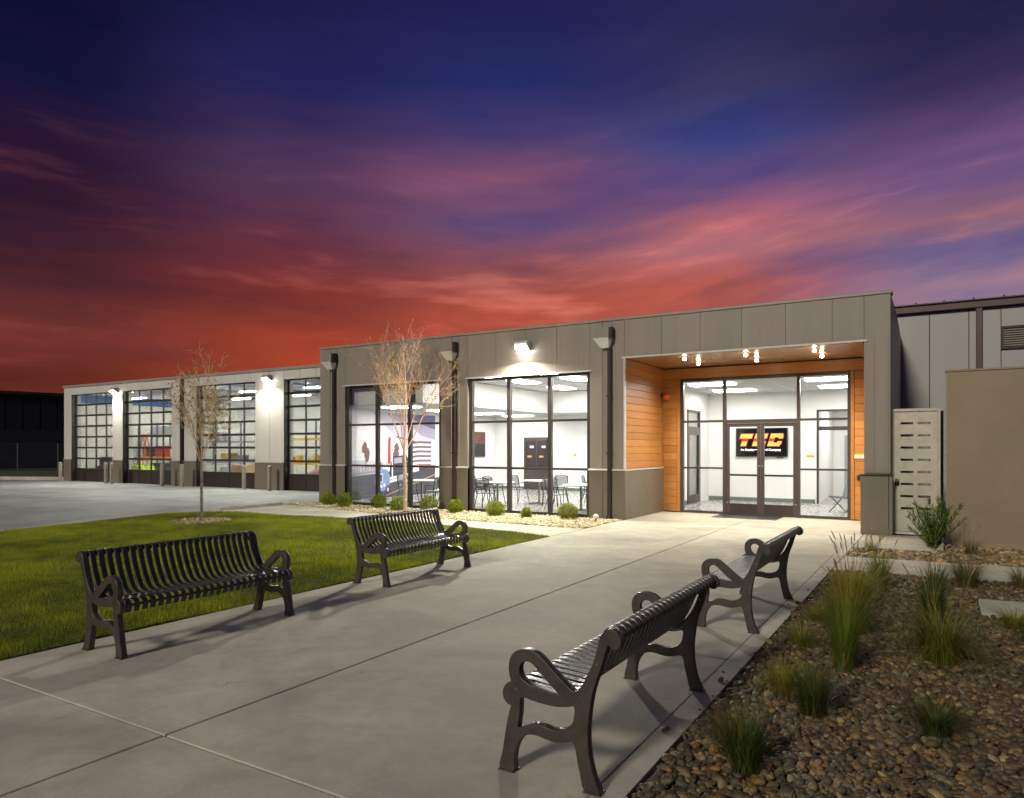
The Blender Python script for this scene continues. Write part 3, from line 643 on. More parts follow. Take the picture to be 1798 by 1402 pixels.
# break-room furniture
t0 = thing('table', 'x', 'table', (0, 0, 0), 0, 'white tables of the break room')
MB().lathe([(.0, .71), (.5, .71), (.52, .72), (.52, .742), (.5, .75), (.001, .75)], 0, 0, 28).build('table_top', 'table_top', t0)
MB().tube([(0, 0, .03), (0, 0, .71)], .035, 10).build('pedestal', 'steel', t0)
for k in range(4):
    a = math.pi/4+k*math.pi/2; MB().tube([(0, 0, .06), (.36*math.cos(a), .36*math.sin(a), .025)], [.028, .018], 6).build('foot', 'steel', t0)
TB = [(-11.25, 17.75, 'round pale table behind the left pane of the window under the lit wall lamp'), (-10.7, 19.3, 'round pale table standing deeper in the break room, in front of the brown door'),
      (-8.45, 17.6, 'round pale table behind the right pane of the window under the lit wall lamp'), (-13.9, 17.5, 'round pale table in front of the truck mural'), (-9.1, 21.2, 'round pale table farthest from the glass')]
for i, (x, y, l) in enumerate(TB):
    if i == 0: t0.location = (x, y, .004); t0['label'] = l
    else: dup(t0, (x, y, .004), None, l)
c0_ = thing('chair', 'x', 'chair', (0, 0, 0), 0, 'grey chairs of the break room')
b = MB(); pr = [(-.22, .44), (.0, .43), (.2, .44), (.215, .455), (.0, .448), (-.22, .46)]; b.prism(pr, -.22, .22, axis='x'); b.build('seat', 'chair_grey', c0_, local=True)
for k in range(9):                                                   # slotted back
    z = .55+k*.033; w_ = .2+.02*math.sin(k/8*3.14)
    b = MB(); b.prism([(x, .2+.035*k/8*1.6-.05*(1-(x/w_)**2)+.05) for x in np.linspace(-w_, w_, 7)] + [(x, .215+.035*k/8*1.6-.05*(1-(x/w_)**2)+.05) for x in np.linspace(w_, -w_, 7)], z, z+.024); b.build('back_slat', 'chair_grey', c0_, local=True)
b = MB()
for s in (-1, 1): b.tube([(s*.2, .2, .45), (s*.215, .245, .62), (s*.21, .3, .84)], .014, 6)
b.tube([(-.21, .3, .84), (-.12, .28, .87), (.12, .28, .87), (.21, .3, .84)], .014, 6); b.build('back_frame', 'black', c0_, local=True)
for sx in (-1, 1):
    for sy, yo in ((-1, -.26), (1, .3)): MB().tube([(sx*.19, sy*.18, .44), (sx*.235, yo, .0)], .012, 6).build('leg', 'black', c0_, local=True)
    MB().tube([(sx*.23, .22, .62), (sx*.245, .0, .645), (sx*.24, -.14, .62), (sx*.2, -.16, .45)], .012, 6).build('armrest', 'black', c0_, local=True)
CH = [(-11.75, 18.35, 2.9, 'grey slotted chair behind the left pane, on the far side of its table'), (-12.35, 18.6, 1.9, 'grey slotted chair deeper in the room at the left edge of the lamp window'),
      (-11.2, 17.05, 3.3, 'grey slotted chair with its back to the left pane under the wall lamp'), (-11.45, 19.3, 1.2, 'grey slotted chair left of the deeper round table'), (-10.35, 19.95, .2, 'grey slotted chair on the far side of the deeper table, below the brown door'),
      (-10.0, 18.7, 3.6, 'grey slotted chair on the near side of the deeper table behind the middle pane'), (-9.2, 17.65, 1.57, 'grey slotted chair in profile behind the middle mullion of the lamp window'), (-8.5, 18.35, .1, 'grey slotted chair behind the right-hand table of the lamp window'),
      (-7.8, 17.8, -1.5, 'grey slotted chair at the right edge of the lamp window'), (-9.5, 20.6, 2.2, 'grey slotted chair beside the farthest table of the break room'), (-14.6, 17.7, 1.4, 'grey slotted chair left of the table before the truck mural'),
      (-13.1, 17.1, -1.8, 'grey slotted chair right of the table before the truck mural'), (-13.7, 18.4, .3, 'grey slotted chair on the far side of the table before the truck mural'), (-12.7, 17.3, 2.6, 'grey slotted chair behind the pier between the two big windows')]
for i, (x, y, a, l) in enumerate(CH):
    if i == 0: c0_.location = (x, y, .005); c0_.rotation_euler = (0, 0, a); c0_['label'] = l
    else: dup(c0_, (x, y, .005), a, l)
lc = thing('lounge_chair', 'pale lounge chair on crossed black legs by the lobby doorway', 'chair', (-2.25, 21.2, .005), -.6)
for s in (-1, 1):
    MB().tube([(s*.25, -.3, 0), (s*.25, .25, .42)], .014, 6).build('leg', 'black', lc, local=True); MB().tube([(s*.25, .3, 0), (s*.25, -.25, .42)], .014, 6).build('leg', 'black', lc, local=True)
b = MB(); b.prism([(-.3, .44), (.22, .38), (.36, .85), (.41, .84), (.27, .34), (-.3, .4)], -.28, .28, axis='x'); b.build('seat', 'chair_grey', lc, local=True)

# mural with a truck, printed flat on the left wall
mu = thing('mural', 'wall-sized photo mural of a truck, a street and a striped flag', 'mural', (-16.59, 19.4, 0))
el_ = lambda cy_, cz_, ry, rz_, n=14: [(cy_+ry*math.cos(2*math.pi*k/n), cz_+rz_*math.sin(2*math.pi*k/n)) for k in range(n)]
rm = random.Random(3)
def ragged(cy_, cz_, ry, rz_, n=26): return [(cy_+ry*math.cos(2*math.pi*k/n)*rm.uniform(.6, 1.15), cz_+rz_*math.sin(2*math.pi*k/n)*rm.uniform(.7, 1.1)) for k in range(n)]
layers = [('mural_sky', [(17.2, .02), (21.72, .02), (21.72, 2.98), (17.2, 2.98)]),
          ('mural_haze', [(18.2, 2.98), (21.72, 2.98), (21.72, 1.3), (20.6, 1.4), (19.8, 1.9), (19.2, 2.3)]),
          ('mural_violet', [(18.9, 2.98), (21.72, 2.98), (21.72, 2.05), (20.9, 2.2), (20.2, 2.6), (19.4, 2.7)]),
          ('mural_dusk', [(19.8, 2.98), (21.72, 2.98), (21.72, 2.45), (21.0, 2.6), (20.4, 2.8)]),
          ('mural_haze', [(17.2, 1.1), (21.72, 1.0), (21.72, 1.28), (19.5, 1.2), (18.4, 1.32), (17.2, 1.34)]),
          ('mural_road', [(17.2, .02), (21.72, .02), (21.72, .98), (20.5, 1.04), (19, .92), (17.2, .8)]),
          ('mural_kerb', [(17.2, .8), (18.7, .92), (18.7, 1.0), (17.2, .9)]), ('mural_line', [(18.9, .1), (19.0, .1), (21.72, .72), (21.72, .76)])]
for k in range(20): y_ = 17.25+.075*k; layers.append((('mural_dark', 'mural_brown', 'mural_blue')[k % 3], [(y_, .9+.02*k*.25), (y_+.045, .9+.02*k*.25), (y_+.04, 1.04+.06*rm.random()+.01*k), (y_+.01, 1.05+.05*rm.random()+.01*k)]))
layers += [('mural_tree', [(17.86, 1.0), (17.9, 1.0), (17.9, 1.5), (17.87, 1.5)])] + [('mural_tree', ragged(17.88+rm.uniform(-.09, .09), 1.62+.1*q, .17-.03*abs(q), .16)) for q in (-2, -1, 0, 1, 2)]
layers += [('mural_tree', [(19.36, 1.0), (19.4, 1.0), (19.4, 1.4)])] + [('mural_tree', ragged(19.38+rm.uniform(-.1, .1), 1.55+.12*q, .18-.03*abs(q), .15)) for q in (-2, -1, 0, 1, 2)]
layers += [('mural_red', [(19.0, 1.2), (19.13, 1.2), (19.14, 2.15), (19.02, 2.1)]), ('mural_dark', [(19.45, 2.12), (20.6, 1.95), (20.6, 1.98), (19.45, 2.17)])]
for k in range(11):                                                    # the waving striped flag
    f0, f1 = 1.02+.085*k, 1.02+.085*(k+1); wv = lambda y_, z_: z_+.022*math.sin((y_-20.2)*3.6)+.05*(y_-20.2)
    yy_ = np.linspace(20.3, 21.45, 9); layers.append(('mural_stripe' if k % 2 == 0 else 'mural_white', [(y_, wv(y_, f0)) for y_ in yy_] + [(y_, wv(y_, f1)) for y_ in yy_[::-1]]))
layers += [('mural_dark', [(19.05, .56), (20.15, .72), (20.2, 1.15), (20.0, 1.5), (19.25, 1.46), (19.1, 1.1)]), ('mural_violet', [(19.3, 1.2), (19.75, 1.22), (19.74, 1.42), (19.33, 1.4)]), ('mural_white', [(19.19, .62), (19.25, .62), (19.25, 1.62), (19.19, 1.62)]),
           ('mural_blue', [(18.35, .34), (18.72, .24), (19.05, .36), (19.1, .78), (18.95, 1.0), (18.6, 1.02), (18.38, .86), (18.3, .6)]), ('mural_white', [(18.4, .46), (18.7, .36), (18.72, .44), (18.4, .54)]), ('mural_haze', [(18.42, .6), (18.72, .54), (18.74, .86), (18.45, .88)]),
           ('mural_dark', [(18.47, .62), (18.68, .58), (18.7, .82), (18.5, .84)]), ('mural_white', el_(18.37, .56, .04, .05)), ('mural_white', el_(18.8, .46, .05, .06)), ('mural_white', [(19.08, .52), (20.1, .68), (20.1, .84), (19.08, .72)]), ('mural_violet', [(19.1, .6), (20.05, .74), (20.05, .78), (19.1, .65)]),
           ('mural_dark', el_(18.98, .3, .12, .15)), ('mural_haze', el_(18.98, .3, .05, .07)), ('mural_dark', el_(19.65, .45, .1, .13)), ('mural_haze', el_(19.65, .45, .04, .06)), ('mural_dark', el_(20.0, .52, .08, .11)),
           ('mural_red', [(20.5, 1.0), (21.0, 1.0), (21.0, 1.14), (20.5, 1.14)]), ('mural_white', [(20.35, .86), (20.7, .9), (20.7, 1.12), (20.36, 1.1)]), ('mural_brown', [(21.1, .94), (21.7, .95), (21.7, 1.1), (21.1, 1.1)])]
for i, (m, poly) in enumerate(layers):
    b = MB(); b.add([(-16.594+.0004*i, y, z) for y, z in poly], [tuple(range(len(poly)))]); b.build('print', m, mu)
pt = thing('picture', 'dark picture with a brown sunset hanging on the white wall beside the mural', 'picture', (-16.59, 24.7, 1.4))
MB().box(-16.59, -16.55, 24.2, 25.15, 1.38, 2.42).build('canvas', 'pic_black', pt)
b = MB(); b.add([(-16.547, 24.22, 1.95), (-16.547, 25.13, 1.9), (-16.547, 25.13, 2.4), (-16.547, 24.22, 2.4)], [(0, 1, 2, 3)]); b.build('print', 'pic_brown', pt)
ex = thing('exit_sign', 'small lit EXIT sign above the brown door in the break room', 'sign', (-14.43, 25.95, 2.5))
MB().box(-14.6, -14.26, 25.94, 25.985, 2.4, 2.62).build('housing', 'white_plastic', ex); text('lettering', 'EXIT', .17, (-14.43, 25.936, 2.51), 'exit_red', ex, .004)
wp = MB().box(-12.8, -12.68, 25.97, 25.99, 1.4, 1.52).build('wall_plate', 'yellow'); tag(wp, 'tiny yellow plate on the white back wall right of the brown door', 'wall plate')

# television with the logo
tv = thing('television', 'wide black wall television showing a gold TEC logo behind the entrance doors', 'television', (-5.02, 23.95, 1.9))
MB().box(-5.83, -4.21, 23.92, 23.99, 1.47, 2.4).build('bezel', 'black', tv, bevel=.006)
MB().box(-5.8, -4.24, 23.914, 23.919, 1.5, 2.375).build('screen', 'screen', tv)
def glyph(polys, m, y, grow=0.0):
    b = MB()
    for x0, x1, z0, z1 in polys:
        sh = lambda x, z: (x+(z-2.0)*.3, z)
        b.prism([sh(x0-grow, z0-grow), sh(x1+grow, z0-grow), sh(x1+grow, z1+grow), sh(x0-grow, z1+grow)], y, y+.003, axis='y')
    return b.build('logo', m, tv)
zl, zm0, zm1, zh = 1.81, 1.965, 2.055, 2.21
T_ = [(-5.72, -5.33, zm1, zh), (-5.62, -5.44, zl, zm0)]
E_ = [(-5.25, -4.86, zm1, zh), (-5.25, -4.86, zl, zm0)]
C_ = [(-4.77, -4.4, zm1+.04, zh), (-4.77, -4.4, zl, zm0-.04), (-4.77, -4.62, zm1, zm1+.041), (-4.77, -4.62, zm0-.041, zm0), (-4.5, -4.37, zm1, zm1+.1), (-4.5, -4.37, zm0-.1, zm0)]
glyph(T_[:1] + T_[1:] + [(-5.62, -5.44, zm0, zm1)], 'logo_red', 23.9112, .014); glyph(E_ + [(-5.25, -4.92, zm0, zm1)], 'logo_red', 23.9108, .014); glyph(C_ + [(-4.77, -4.62, zm0, zm1)], 'logo_red', 23.9104, .014)
glyph(T_, 'gold', 23.904, -.008); glyph(E_, 'gold', 23.9036, -.008); glyph(C_, 'gold', 23.9032, -.002)
text('lettering', 'An Employee Owned Company', .098, (-5.04, 23.909, 1.69), 'logo_white', tv, .003)
MB().box(-4.55, -4.35, 23.95, 23.98, 1.43, 1.46).build('sensor', 'black', tv)
ip = thing('notice', 'small white notice with a yellow band on the lobby back wall', 'notice', (-3.54, 23.98, 1.45)); MB().box(-3.65, -3.43, 23.985, 23.997, 1.38, 1.53).build('board', 'white_plastic', ip); MB().box(-3.65, -3.43, 23.98, 23.984, 1.46, 1.53).build('band', 'yellow', ip)
es = thing('wall_sign', 'small white sign with a yellow band on the wood right of the entrance', 'sign', (-1.68, YS-.03, 1.56))
MB().box(-1.8, -1.56, YS-.04, YS-.024, 1.5, 1.62).build('board', 'white_plastic', es); MB().box(-1.8, -1.56, YS-.044, YS-.041, 1.585, 1.62).build('band', 'yellow', es)
cr = MB().box(-1.74, -1.62, YS-.08, YS-.022, .98, 1.1).build('card_reader', 'black', bevel=.01, at=(-1.68, YS, 1.04)); tag(cr, 'small black card reader low on the wood right of the entrance', 'card reader')
sc_ = thing('security_camera', 'copper toned dome camera in the wood corner of the entrance', 'camera', (-6.5, YS-.1, 3.18))
MB().box(-6.6, -6.5, YS-.16, YS-.06, 3.13, 3.23).build('bracket', 'dark_metal', sc_); MB().lathe([(.02, 3.22), (.09, 3.2), (.1, 3.16), (.09, 3.12), (.06, 3.08), (.002, 3.06)], -6.44, YS-.16, 16).build('dome', 'orange', sc_)
b = MB(); b.box(-4.98, -3.42, 17.95, 18.87, .001, .014); tag(b.build('door_mat', 'black', bevel=.004, at=(-4.2, 18.4, 0)), 'black mat lying before the entrance doors', 'mat')
# spots under the entrance soffit
i = 0
for x, nm in ((-5.25, 'left'), (-3.83, 'middle'), (-2.37, 'right')):
    for y, fb in ((16.62, 'outer'), (17.75, 'inner')):
        s = thing('spot_lamp', 'bright round lamp under the entrance soffit, %s one of the %s pair' % (fb, nm), 'spot lamp', (x, y, 3.93), 0, 'lamps under the entrance soffit')
        MB().lathe([(.06, 3.929), (.06, 3.918), (.022, 3.912), (.022, 3.9)], x, y, 14).build('canopy', 'soffit_bronze', s)
        MB().lathe([(.001, 3.899), (.03, 3.896), (.042, 3.878), (.04, 3.855), (.024, 3.84), (.001, 3.836)], x, y, 14).build('bulb', 'bulb', s)
        ld = bpy.data.lights.new('spot_light', 'SPOT'); ld.energy = 190; ld.color = (1, .92, .78); ld.spot_size = R(150); ld.spot_blend = .9; ld.shadow_soft_size = .05
        lo = bpy.data.objects.new('light', ld); COL.objects.link(lo); lo.parent = s; lo.location = (0, 0, -.14)
# downspouts with their hopper heads
for x, l in ((-16.25, 'far left pier'), (-11.63, 'pier between the two windows'), (-6.95, 'pier left of the entrance')):
    dsx = thing('downspout', 'dark downspout with a pale hopper head on the %s' % l, 'downspout', (x, YF, 0), 0, 'downspouts on the office front')
    MB().box(x-.05, x+.05, YF-.11, YF-.04, .02, 4.2).build('pipe', 'dark_metal', dsx, bevel=.012)
    MB().box(x-.05, x+.05, YF-.16, YF-.115, .0, .1).build('shoe', 'dark_metal', dsx)
    hx = x-.14
    MB().box(hx-.15, hx+.19, YF-.24, YF-.01, 4.43, 4.68).build('hopper_box', 'bronze_panel', dsx, bevel=.006)
    MB().box(hx+.19, hx+.25, YF-.2, YF-.02, 4.4, 4.69).build('pipe', 'dark_metal', dsx)
    b = MB(); t1 = [(hx-.2, YF-.3), (hx+.2, YF-.3), (hx+.2, YF-.01), (hx-.2, YF-.01)]; t2 = [(hx-.07, YF-.13), (hx+.14, YF-.13), (hx+.14, YF-.02), (hx-.07, YF-.02)]
    b.add([(*p, 4.425) for p in t1] + [(*p, 4.2) for p in t2], [(0, 1, 2, 3), (4, 7, 6, 5), (0, 4, 5, 1), (1, 5, 6, 2), (2, 6, 7, 3), (3, 7, 4, 0)]); b.build('hopper_funnel', 'white_plastic', dsx)
    for z in (1.6, 3.0): MB().box(x-.07, x+.07, YF-.115, YF-.036, z, z+.04).build('strap', 'dark_metal', dsx)

def wall_lamp(x, y, z, label, power, m='galv'):
    s = thing('wall_lamp', label, 'wall lamp', (x, y, z), 0, 'lit wall lamps')
    b = MB(); b.prism([(y-.002, z+.14), (y-.002, z-.1), (y-.1, z-.1), (y-.24, z+.0), (y-.25, z+.09), (y-.2, z+.14)], x-.2, x+.2, axis='x'); b.build('housing', m, s, bevel=.01)
    b = MB(); b.prism([(y-.1, z-.104), (y-.243, z-.004), (y-.258, z-.03), (y-.12, z-.128)], x-.17, x+.17, axis='x'); b.build('lens', 'lamp_lens', s)
    ld = bpy.data.lights.new('area_light', 'AREA'); ld.shape = 'RECTANGLE'; ld.size = .34; ld.size_y = .16; ld.energy = power; ld.color = (1, .98, .86); ld.spread = R(170)
    lo = bpy.data.objects.new('light', ld); COL.objects.link(lo); lo.parent = s; lo.location = (0, -.22, -.11); lo.rotation_euler = (R(-48), 0, 0); return s
wall_lamp(-9.38, YF, 4.4, 'glaring white wall lamp above the middle of the break room window', 560)

# ------------------------------------------------------------------ garage wing
YG = 20.45; GZ = -.04
wing = thing('garage_wing', 'long pale garage wing with glazed overhead doors left of the office', 'building', (-29, YG, 0))
doors = [(-40.2, -36.26), (-35.35, -31.29), (-29.41, -25.34), (-23.54, -19.48)]
ps = np.concatenate([[-40.95, -40.2], np.arange(-39.3, -36.3, .925), [-36.26, -35.35], np.arange(-34.43, -31.3, .925), [-31.29, -30.62, -30.32, -29.41], np.arange(-28.5, -25.4, .925), [-25.34, -24.44, -23.54], np.arange(-22.6, -19.5, .925), [-19.48, -18.2, -16.95]])
for x0, x1 in zip(ps, ps[1:]):
    if abs(x0+30.62) < .01: MB().box(x0, x1, YG+.04, YG+.1, GZ, 5.0).build('wall_panel', 'dark_metal', wing); continue
    over = any(x0 >= a-.01 and x1 <= c+.01 for a, c in doors)
    MB().box(x0+.005, x1-.005, YG, YG+.12, 4.62 if over else 1.15, 5.0).build('wall_panel', 'pale_panel', wing, bevel=.01)
b = MB()
for x0, x1 in ((-40.94, -40.21), (-36.25, -35.36), (-31.28, -29.42), (-25.33, -23.55), (-19.47, -16.96)):
    b.box(x0, x1, YG+.123, YG+.5, GZ, 5.0)
    if x0 > -31.3 and x0 < -31.2: segs = [(x0, -30.62), (-30.32, x1)]
    else: segs = [(x0, x1)]
    for p, q in segs:
        MB().box(p-.01, q+.01, YG-.03, YG-.003, GZ, 1.11).build('wainscot_panel', 'bronze_smooth', wing, bevel=.005)
        MB().prism([(YG-.06, 1.113), (YG-.06, 1.135), (YG-.002, 1.149), (YG-.002, 1.113)], p-.02, q+.02, axis='x').build('wainscot_cap', 'coping', wing)
for x0, x1 in doors: b.box(x0+.01, x1-.01, YG+.123, YG+.5, 4.64, 5.0)
b.build('wall_core', 'pale_panel', wing)
MB().box(-41.02, -16.94, YG-.05, YG+.5, 5.003, 5.13).build('coping', 'coping', wing, bevel=.012)
MB().prism([(-30.53, 0), (-30.41, 0), (-30.41, 4.95), (-30.53, 4.95)], YG-.08, YG+.035, axis='y').build('downspout', 'dark_metal', wing)
MB().box(-41.1, -40.93, YG+.121, 29.2, GZ, 5.0).build('end_wall', 'pale_panel', wing)
MB().box(-41.0, -16.95, YG+.5, 29.3, 5.02, 5.1).build('roof', 'backing', wing)
for di, (x0, x1) in enumerate(doors):
    t_ = .045; yd = YG+.22
    b = MB(); xs_ = np.linspace(x0+.05, x1-.03, 5)
    zs_ = [.62+.5733*k for k in range(8)]
    b.box(x0+.003, x0+.028, YG+.012, yd+.05, GZ, 4.6)                    # dark jamb and track
    for x in xs_: b.box(x-t_*.45, x+t_*.45, yd, yd+.06, GZ, 4.63)
    for k, z in enumerate(zs_):
        for p, q in zip(xs_, xs_[1:]): b.box(p+t_*.45, q-t_*.45, yd+.003, yd+.057, z-.045 if k else z-.05, z+.045)
    gd = b.build('overhead_door', 'dark_metal', wing)
    for p, q in zip(xs_, xs_[1:]):
        MB().box(p+t_*.45-.002, q-t_*.45+.002, yd+.012, yd+.05, GZ+.01, .575).build('bottom_panel', 'dark_metal', gd)
        for z, z2 in zip(zs_, zs_[1:]): MB().box(p+t_*.45-.003, q-t_*.45+.003, yd+.026, yd+.034, z+.042, z2-.042).build('pane', 'garage_glass', gd)
room('garage', -40.85, -17.0, YG+.5, 29.0, 4.9, 'garage_wall', 'garage_floor', 'garage_reflection_blue', zf=GZ)
b = MB(); b.box(-40.84, -17.02, 28.985, 28.997, 4.72, 4.88); b.box(-40.845, -40.833, YG+.52, 28.98, 4.25, 4.88); b.build('interior_wall', 'garage_reflection_blue', wing)  # bands coloured as the blue sky reflection across the upper panes
for x in np.arange(-39.5, -17.5, 3.05): MB().box(x-.06, x+.06, YG+.55, 28.98, 4.62, 4.86).build('roof_beam', 'pale_panel', wing)
def tube_light(x, y, label):
    s = thing('tube_light', label, 'ceiling light', (x, y, 4.5), 0, 'tube lights in the garage')
    MB().box(x-.7, x+.7, y-.1, y+.1, 4.53, 4.6).build('housing', 'white_plastic', s); MB().box(x-.68, x+.68, y-.07, y+.07, 4.49, 4.528).build('tube', 'tube', s)
    for dx_ in (-.5, .5): MB().tube([(x+dx_, y, 4.6), (x+dx_, y, 4.86)], .008, 4).build('hanger', 'steel', s)
for i, x in enumerate((-38.3, -33.6, -28.9, -24.4, -20)):
    for j, y in enumerate((23.0, 26.2)): tube_light(x, y, 'tube light in the garage, %s bay from the left, %s the doors' % (('first', 'second', 'third', 'fourth', 'fifth')[i], ('nearer', 'farther from')[j]))
wall_lamp(-35.9, YG, 4.66, 'small lit wall lamp between the two leftmost garage doors', 260, 'pole')
wall_lamp(-24.45, YG, 4.7, 'small lit wall lamp between the two garage doors nearest the office', 300, 'pole')
# bollards
b0 = thing('bollard', 'x', 'bollard', (0, 0, 0), 0, 'bollards before the garage doors')
MB().lathe([(.085, 0), (.085, .98), (.08, 1.0)], 0, 0, 18).build('post', 'pole', b0, local=True)
MB().lathe([(.088, .985), (.088, 1.0), (.075, 1.03), (.045, 1.05), (.001, 1.056)], 0, 0, 18).build('cap', 'pole', b0, local=True)
MB().lathe([(.1, 0), (.1, .02), (.087, .03)], 0, 0, 18).build('collar', 'pole', b0, local=True)
BO = [(-39.5, 19.55, 'far left bollard at the outer corner of the garage wing'), (-35.6, 19.75, 'left one of the bollard pair between the first two garage doors'), (-35.1, 19.75, 'right one of the bollard pair between the first two garage doors'),
      (-30.95, 19.75, 'bollard at the right edge of the second garage door'), (-29.6, 19.85, 'bollard behind the thin tree at the third garage door'), (-25.5, 20.0, 'bollard at the right edge of the third garage door'), (-23.9, 20.0, 'bollard before the wide pier nearest the office')]
for i, (x, y, l) in enumerate(BO):
    if i == 0: b0.location = (x, y, -.03); b0['label'] = l
    else: dup(b0, (x, y, -.03), None, l)

# things inside the garage
def rack(x0, x1, y, label, zs_, beam='yellow'):
    s = thing('storage_rack', label, 'rack', ((x0+x1)/2, y, GZ))
    for x in (x0, (x0+x1)/2, x1):
        for yy in (y-.4, y+.4): MB().box(x-.04, x+.04, yy-.03, yy+.03, GZ+.005, 3.2).build('upright', 'rack_blue', s)
        for k in range(4): MB().tube([(x, y-.4, .2+k*.7), (x, y+.4, .6+k*.7)], .012, 4).build('brace', 'rack_blue', s)
    for z in zs_:
        for yy in (y-.42, y+.42): MB().box(x0, x1, yy-.025, yy+.025, z-.06, z+.05).build('beam', beam, s)
        MB().box(x0, x1, y-.39, y+.39, z+.02, z+.045).build('shelf', 'mid_grey', s)
rack(-40.2, -36.6, 24.6, 'tall storage rack with yellow beams behind the second garage door', (1.2, 2.45))
rack(-37.2, -32.2, 26.6, 'tall grey storage rack behind the third garage door', (.95, 2.1), 'mid_grey')
rack(-29.6, -24.2, 25.8, 'tall storage rack with yellow beams behind the garage door nearest the office', (.95, 2.2))
def crate(name, x, y, z, sx, sy, sz, m, label, cat, lidm=None, grp='boxes and goods in the garage'):
    s = thing(name, label, cat, (x, y, z), rng.uniform(-.1, .1), grp)
    b = MB(); b.box(-sx/2, sx/2, -sy/2, sy/2, 0, sz); b.build('body', m, s, local=True, bevel=.015)
    if lidm: MB().box(-.03, .03, -sy/2-.002, sy/2+.002, -.0+.001, sz+.002).build('tape', lidm, s, local=True)
crate('cardboard_box', -29.5, 23.1, GZ+.01, .95, .7, .95, 'card', 'large cardboard box standing on the floor behind the third garage door', 'box', 'mural_line')
crate('cardboard_box', -35.2, 26.6, 1.0, .8, .6, .45, 'card', 'cardboard box on the rack shelf behind the third garage door', 'box', 'mural_line')
crate('parts_bin', -33.9, 26.6, 1.0, .5, .5, .35, 'crate_grey', 'grey bin on the rack shelf behind the third garage door', 'bin')
crate('parts_bin', -33.0, 26.6, 1.0, .4, .5, .4, 'white_plastic', 'white bin at the right end of the rack behind the third garage door', 'bin')
crate('parts_bin', -36.2, 26.6, 2.15, .9, .6, .5, 'crate_grey', 'grey crate high on the rack behind the third garage door', 'crate')
crate('parts_crate', -38.0, 24.6, 1.26, 1.3, .7, .6, 'red', 'red crate on the yellow rack behind the second garage door', 'crate')
crate('parts_crate', -36.95, 24.6, 1.26, .6, .7, .4, 'drum', 'white crate beside the red crate on the yellow rack', 'crate')
crate('parts_crate', -39.5, 24.6, 1.26, .9, .7, .5, 'mural_dark', 'dark crate left of the red crate on the yellow rack', 'crate')
crate('parts_crate', -38.4, 24.6, 2.5, 1.2, .7, .5, 'mid_grey', 'grey crate on the top shelf of the yellow rack behind the second garage door', 'crate')
for k, (m, sz) in enumerate((('orange', .3), ('yellow', .36), ('white_plastic', .28), ('yellow', .42), ('mid_grey', .34))):
    crate('jug', -29.0+k*.6, 25.7, 1.0, .28, .28, sz, m, ['orange jug first on the shelf behind the door nearest the office', 'short yellow jug second on the shelf behind the door nearest the office', 'white jug in the middle of the shelf behind the door nearest the office', 'tall yellow jug right of the white jug', 'grey jug at the end of the jug row'][k], 'jug')
def cyl_thing(name, x, y, z, r, h, m, label, cat):
    s = thing(name, label, cat, (x, y, z)); MB().lathe([(r*.97, 0), (r, .02), (r, h*.33), (r*1.03, h*.35), (r, h*.37), (r, h*.66), (r*1.03, h*.68), (r, h*.7), (r, h-.02), (r*.96, h)], 0, 0, 20).build('body', m, s, local=True); MB().lathe([(r*.9, h+.001), (r*.9, h-.02+.03), (.001, h+.012)], 0, 0, 20).build('lid', 'mid_grey', s, local=True)
cyl_thing('drum', -31.2, 23.0, GZ, .33, .95, 'drum', 'white drum on the floor behind the third garage door', 'drum')
cyl_thing('drum', -30.4, 22.8, GZ, .3, .85, 'mid_grey', 'grey drum right of the white drum', 'drum')
pb = thing('wrapped_bundle', 'pink wrapped bundle lying on the floor behind the door nearest the office', 'bundle', (-23.6, 22.4, GZ))
for k in range(5):
    b = MB(); z = .3+.13*(k % 3); b.tube([(-1.1+.3*k, -.3+.1*k, z), (-.4+.3*k, -.1, z+.12), (.4+.2*k, .1, z+.02), (.9+.1*k, .1-.08*k, z-.08)], [.14, .24, .24, .12], 10); b.build('roll', 'pink', pb, local=True)
b = MB(); b.box(-1.3, 1.7, -.5, .5, .01, .2); b.build('pallet', 'card', pb, local=True)
la = thing('step_ladder', 'tall orange step ladder standing behind the second garage door', 'ladder', (-37.0, 22.6, GZ))
for s in (-1, 1):
    MB().tube([(s*.3, -.4, 0), (s*.17, 0, 2.5)], .035, 6).build('rail', 'orange', la, local=True); MB().tube([(s*.28, .45, 0), (s*.17, .03, 2.45)], .028, 6).build('rear_rail', 'orange', la, local=True)
for k in range(8): f = (k+1)/9; MB().box(-.3+.13*f, .3-.13*f, -.44+.4*f, -.34+.4*f, 2.5*f-.015, 2.5*f+.015).build('step', 'mid_grey', la, local=True)
MB().box(-.19, .19, -.06, .1, 2.45, 2.52).build('ladder_top', 'orange', la, local=True)
fl = thing('utility_cart', 'low lime yellow cart on black wheels behind the second garage door', 'cart', (-36.0, 21.9, GZ))
b = MB(); b.prism([(-.8, .3), (.9, .3), (.95, .55), (.5, .62), (.4, .85), (-.75, .88)], -.4, .4, axis='y'); b.build('body', 'lime', fl, local=True, bevel=.03)
for x in (-.5, .6):
    for y in (-.38, .38): b = MB(); b.tube([(x, y-.06, .2), (x, y+.06, .2)], .2, 14); b.build('wheel', 'black', fl, local=True)
MB().tube([(-.75, 0, .85), (-1.0, 0, 1.25), (-1.0, .25, 1.27)], .02, 6).build('handle', 'black', fl, local=True)
tr = thing('compressor', 'dark workshop compressor with an orange panel behind the leftmost garage door', 'compressor', (-39.4, 21.9, GZ))
MB().tube([(-.7, 0, .55), (-.6, 0, .55), (.6, 0, .55), (.7, 0, .55)], [.15, .3, .3, .15], 14).build('tank', 'black', tr, local=True)
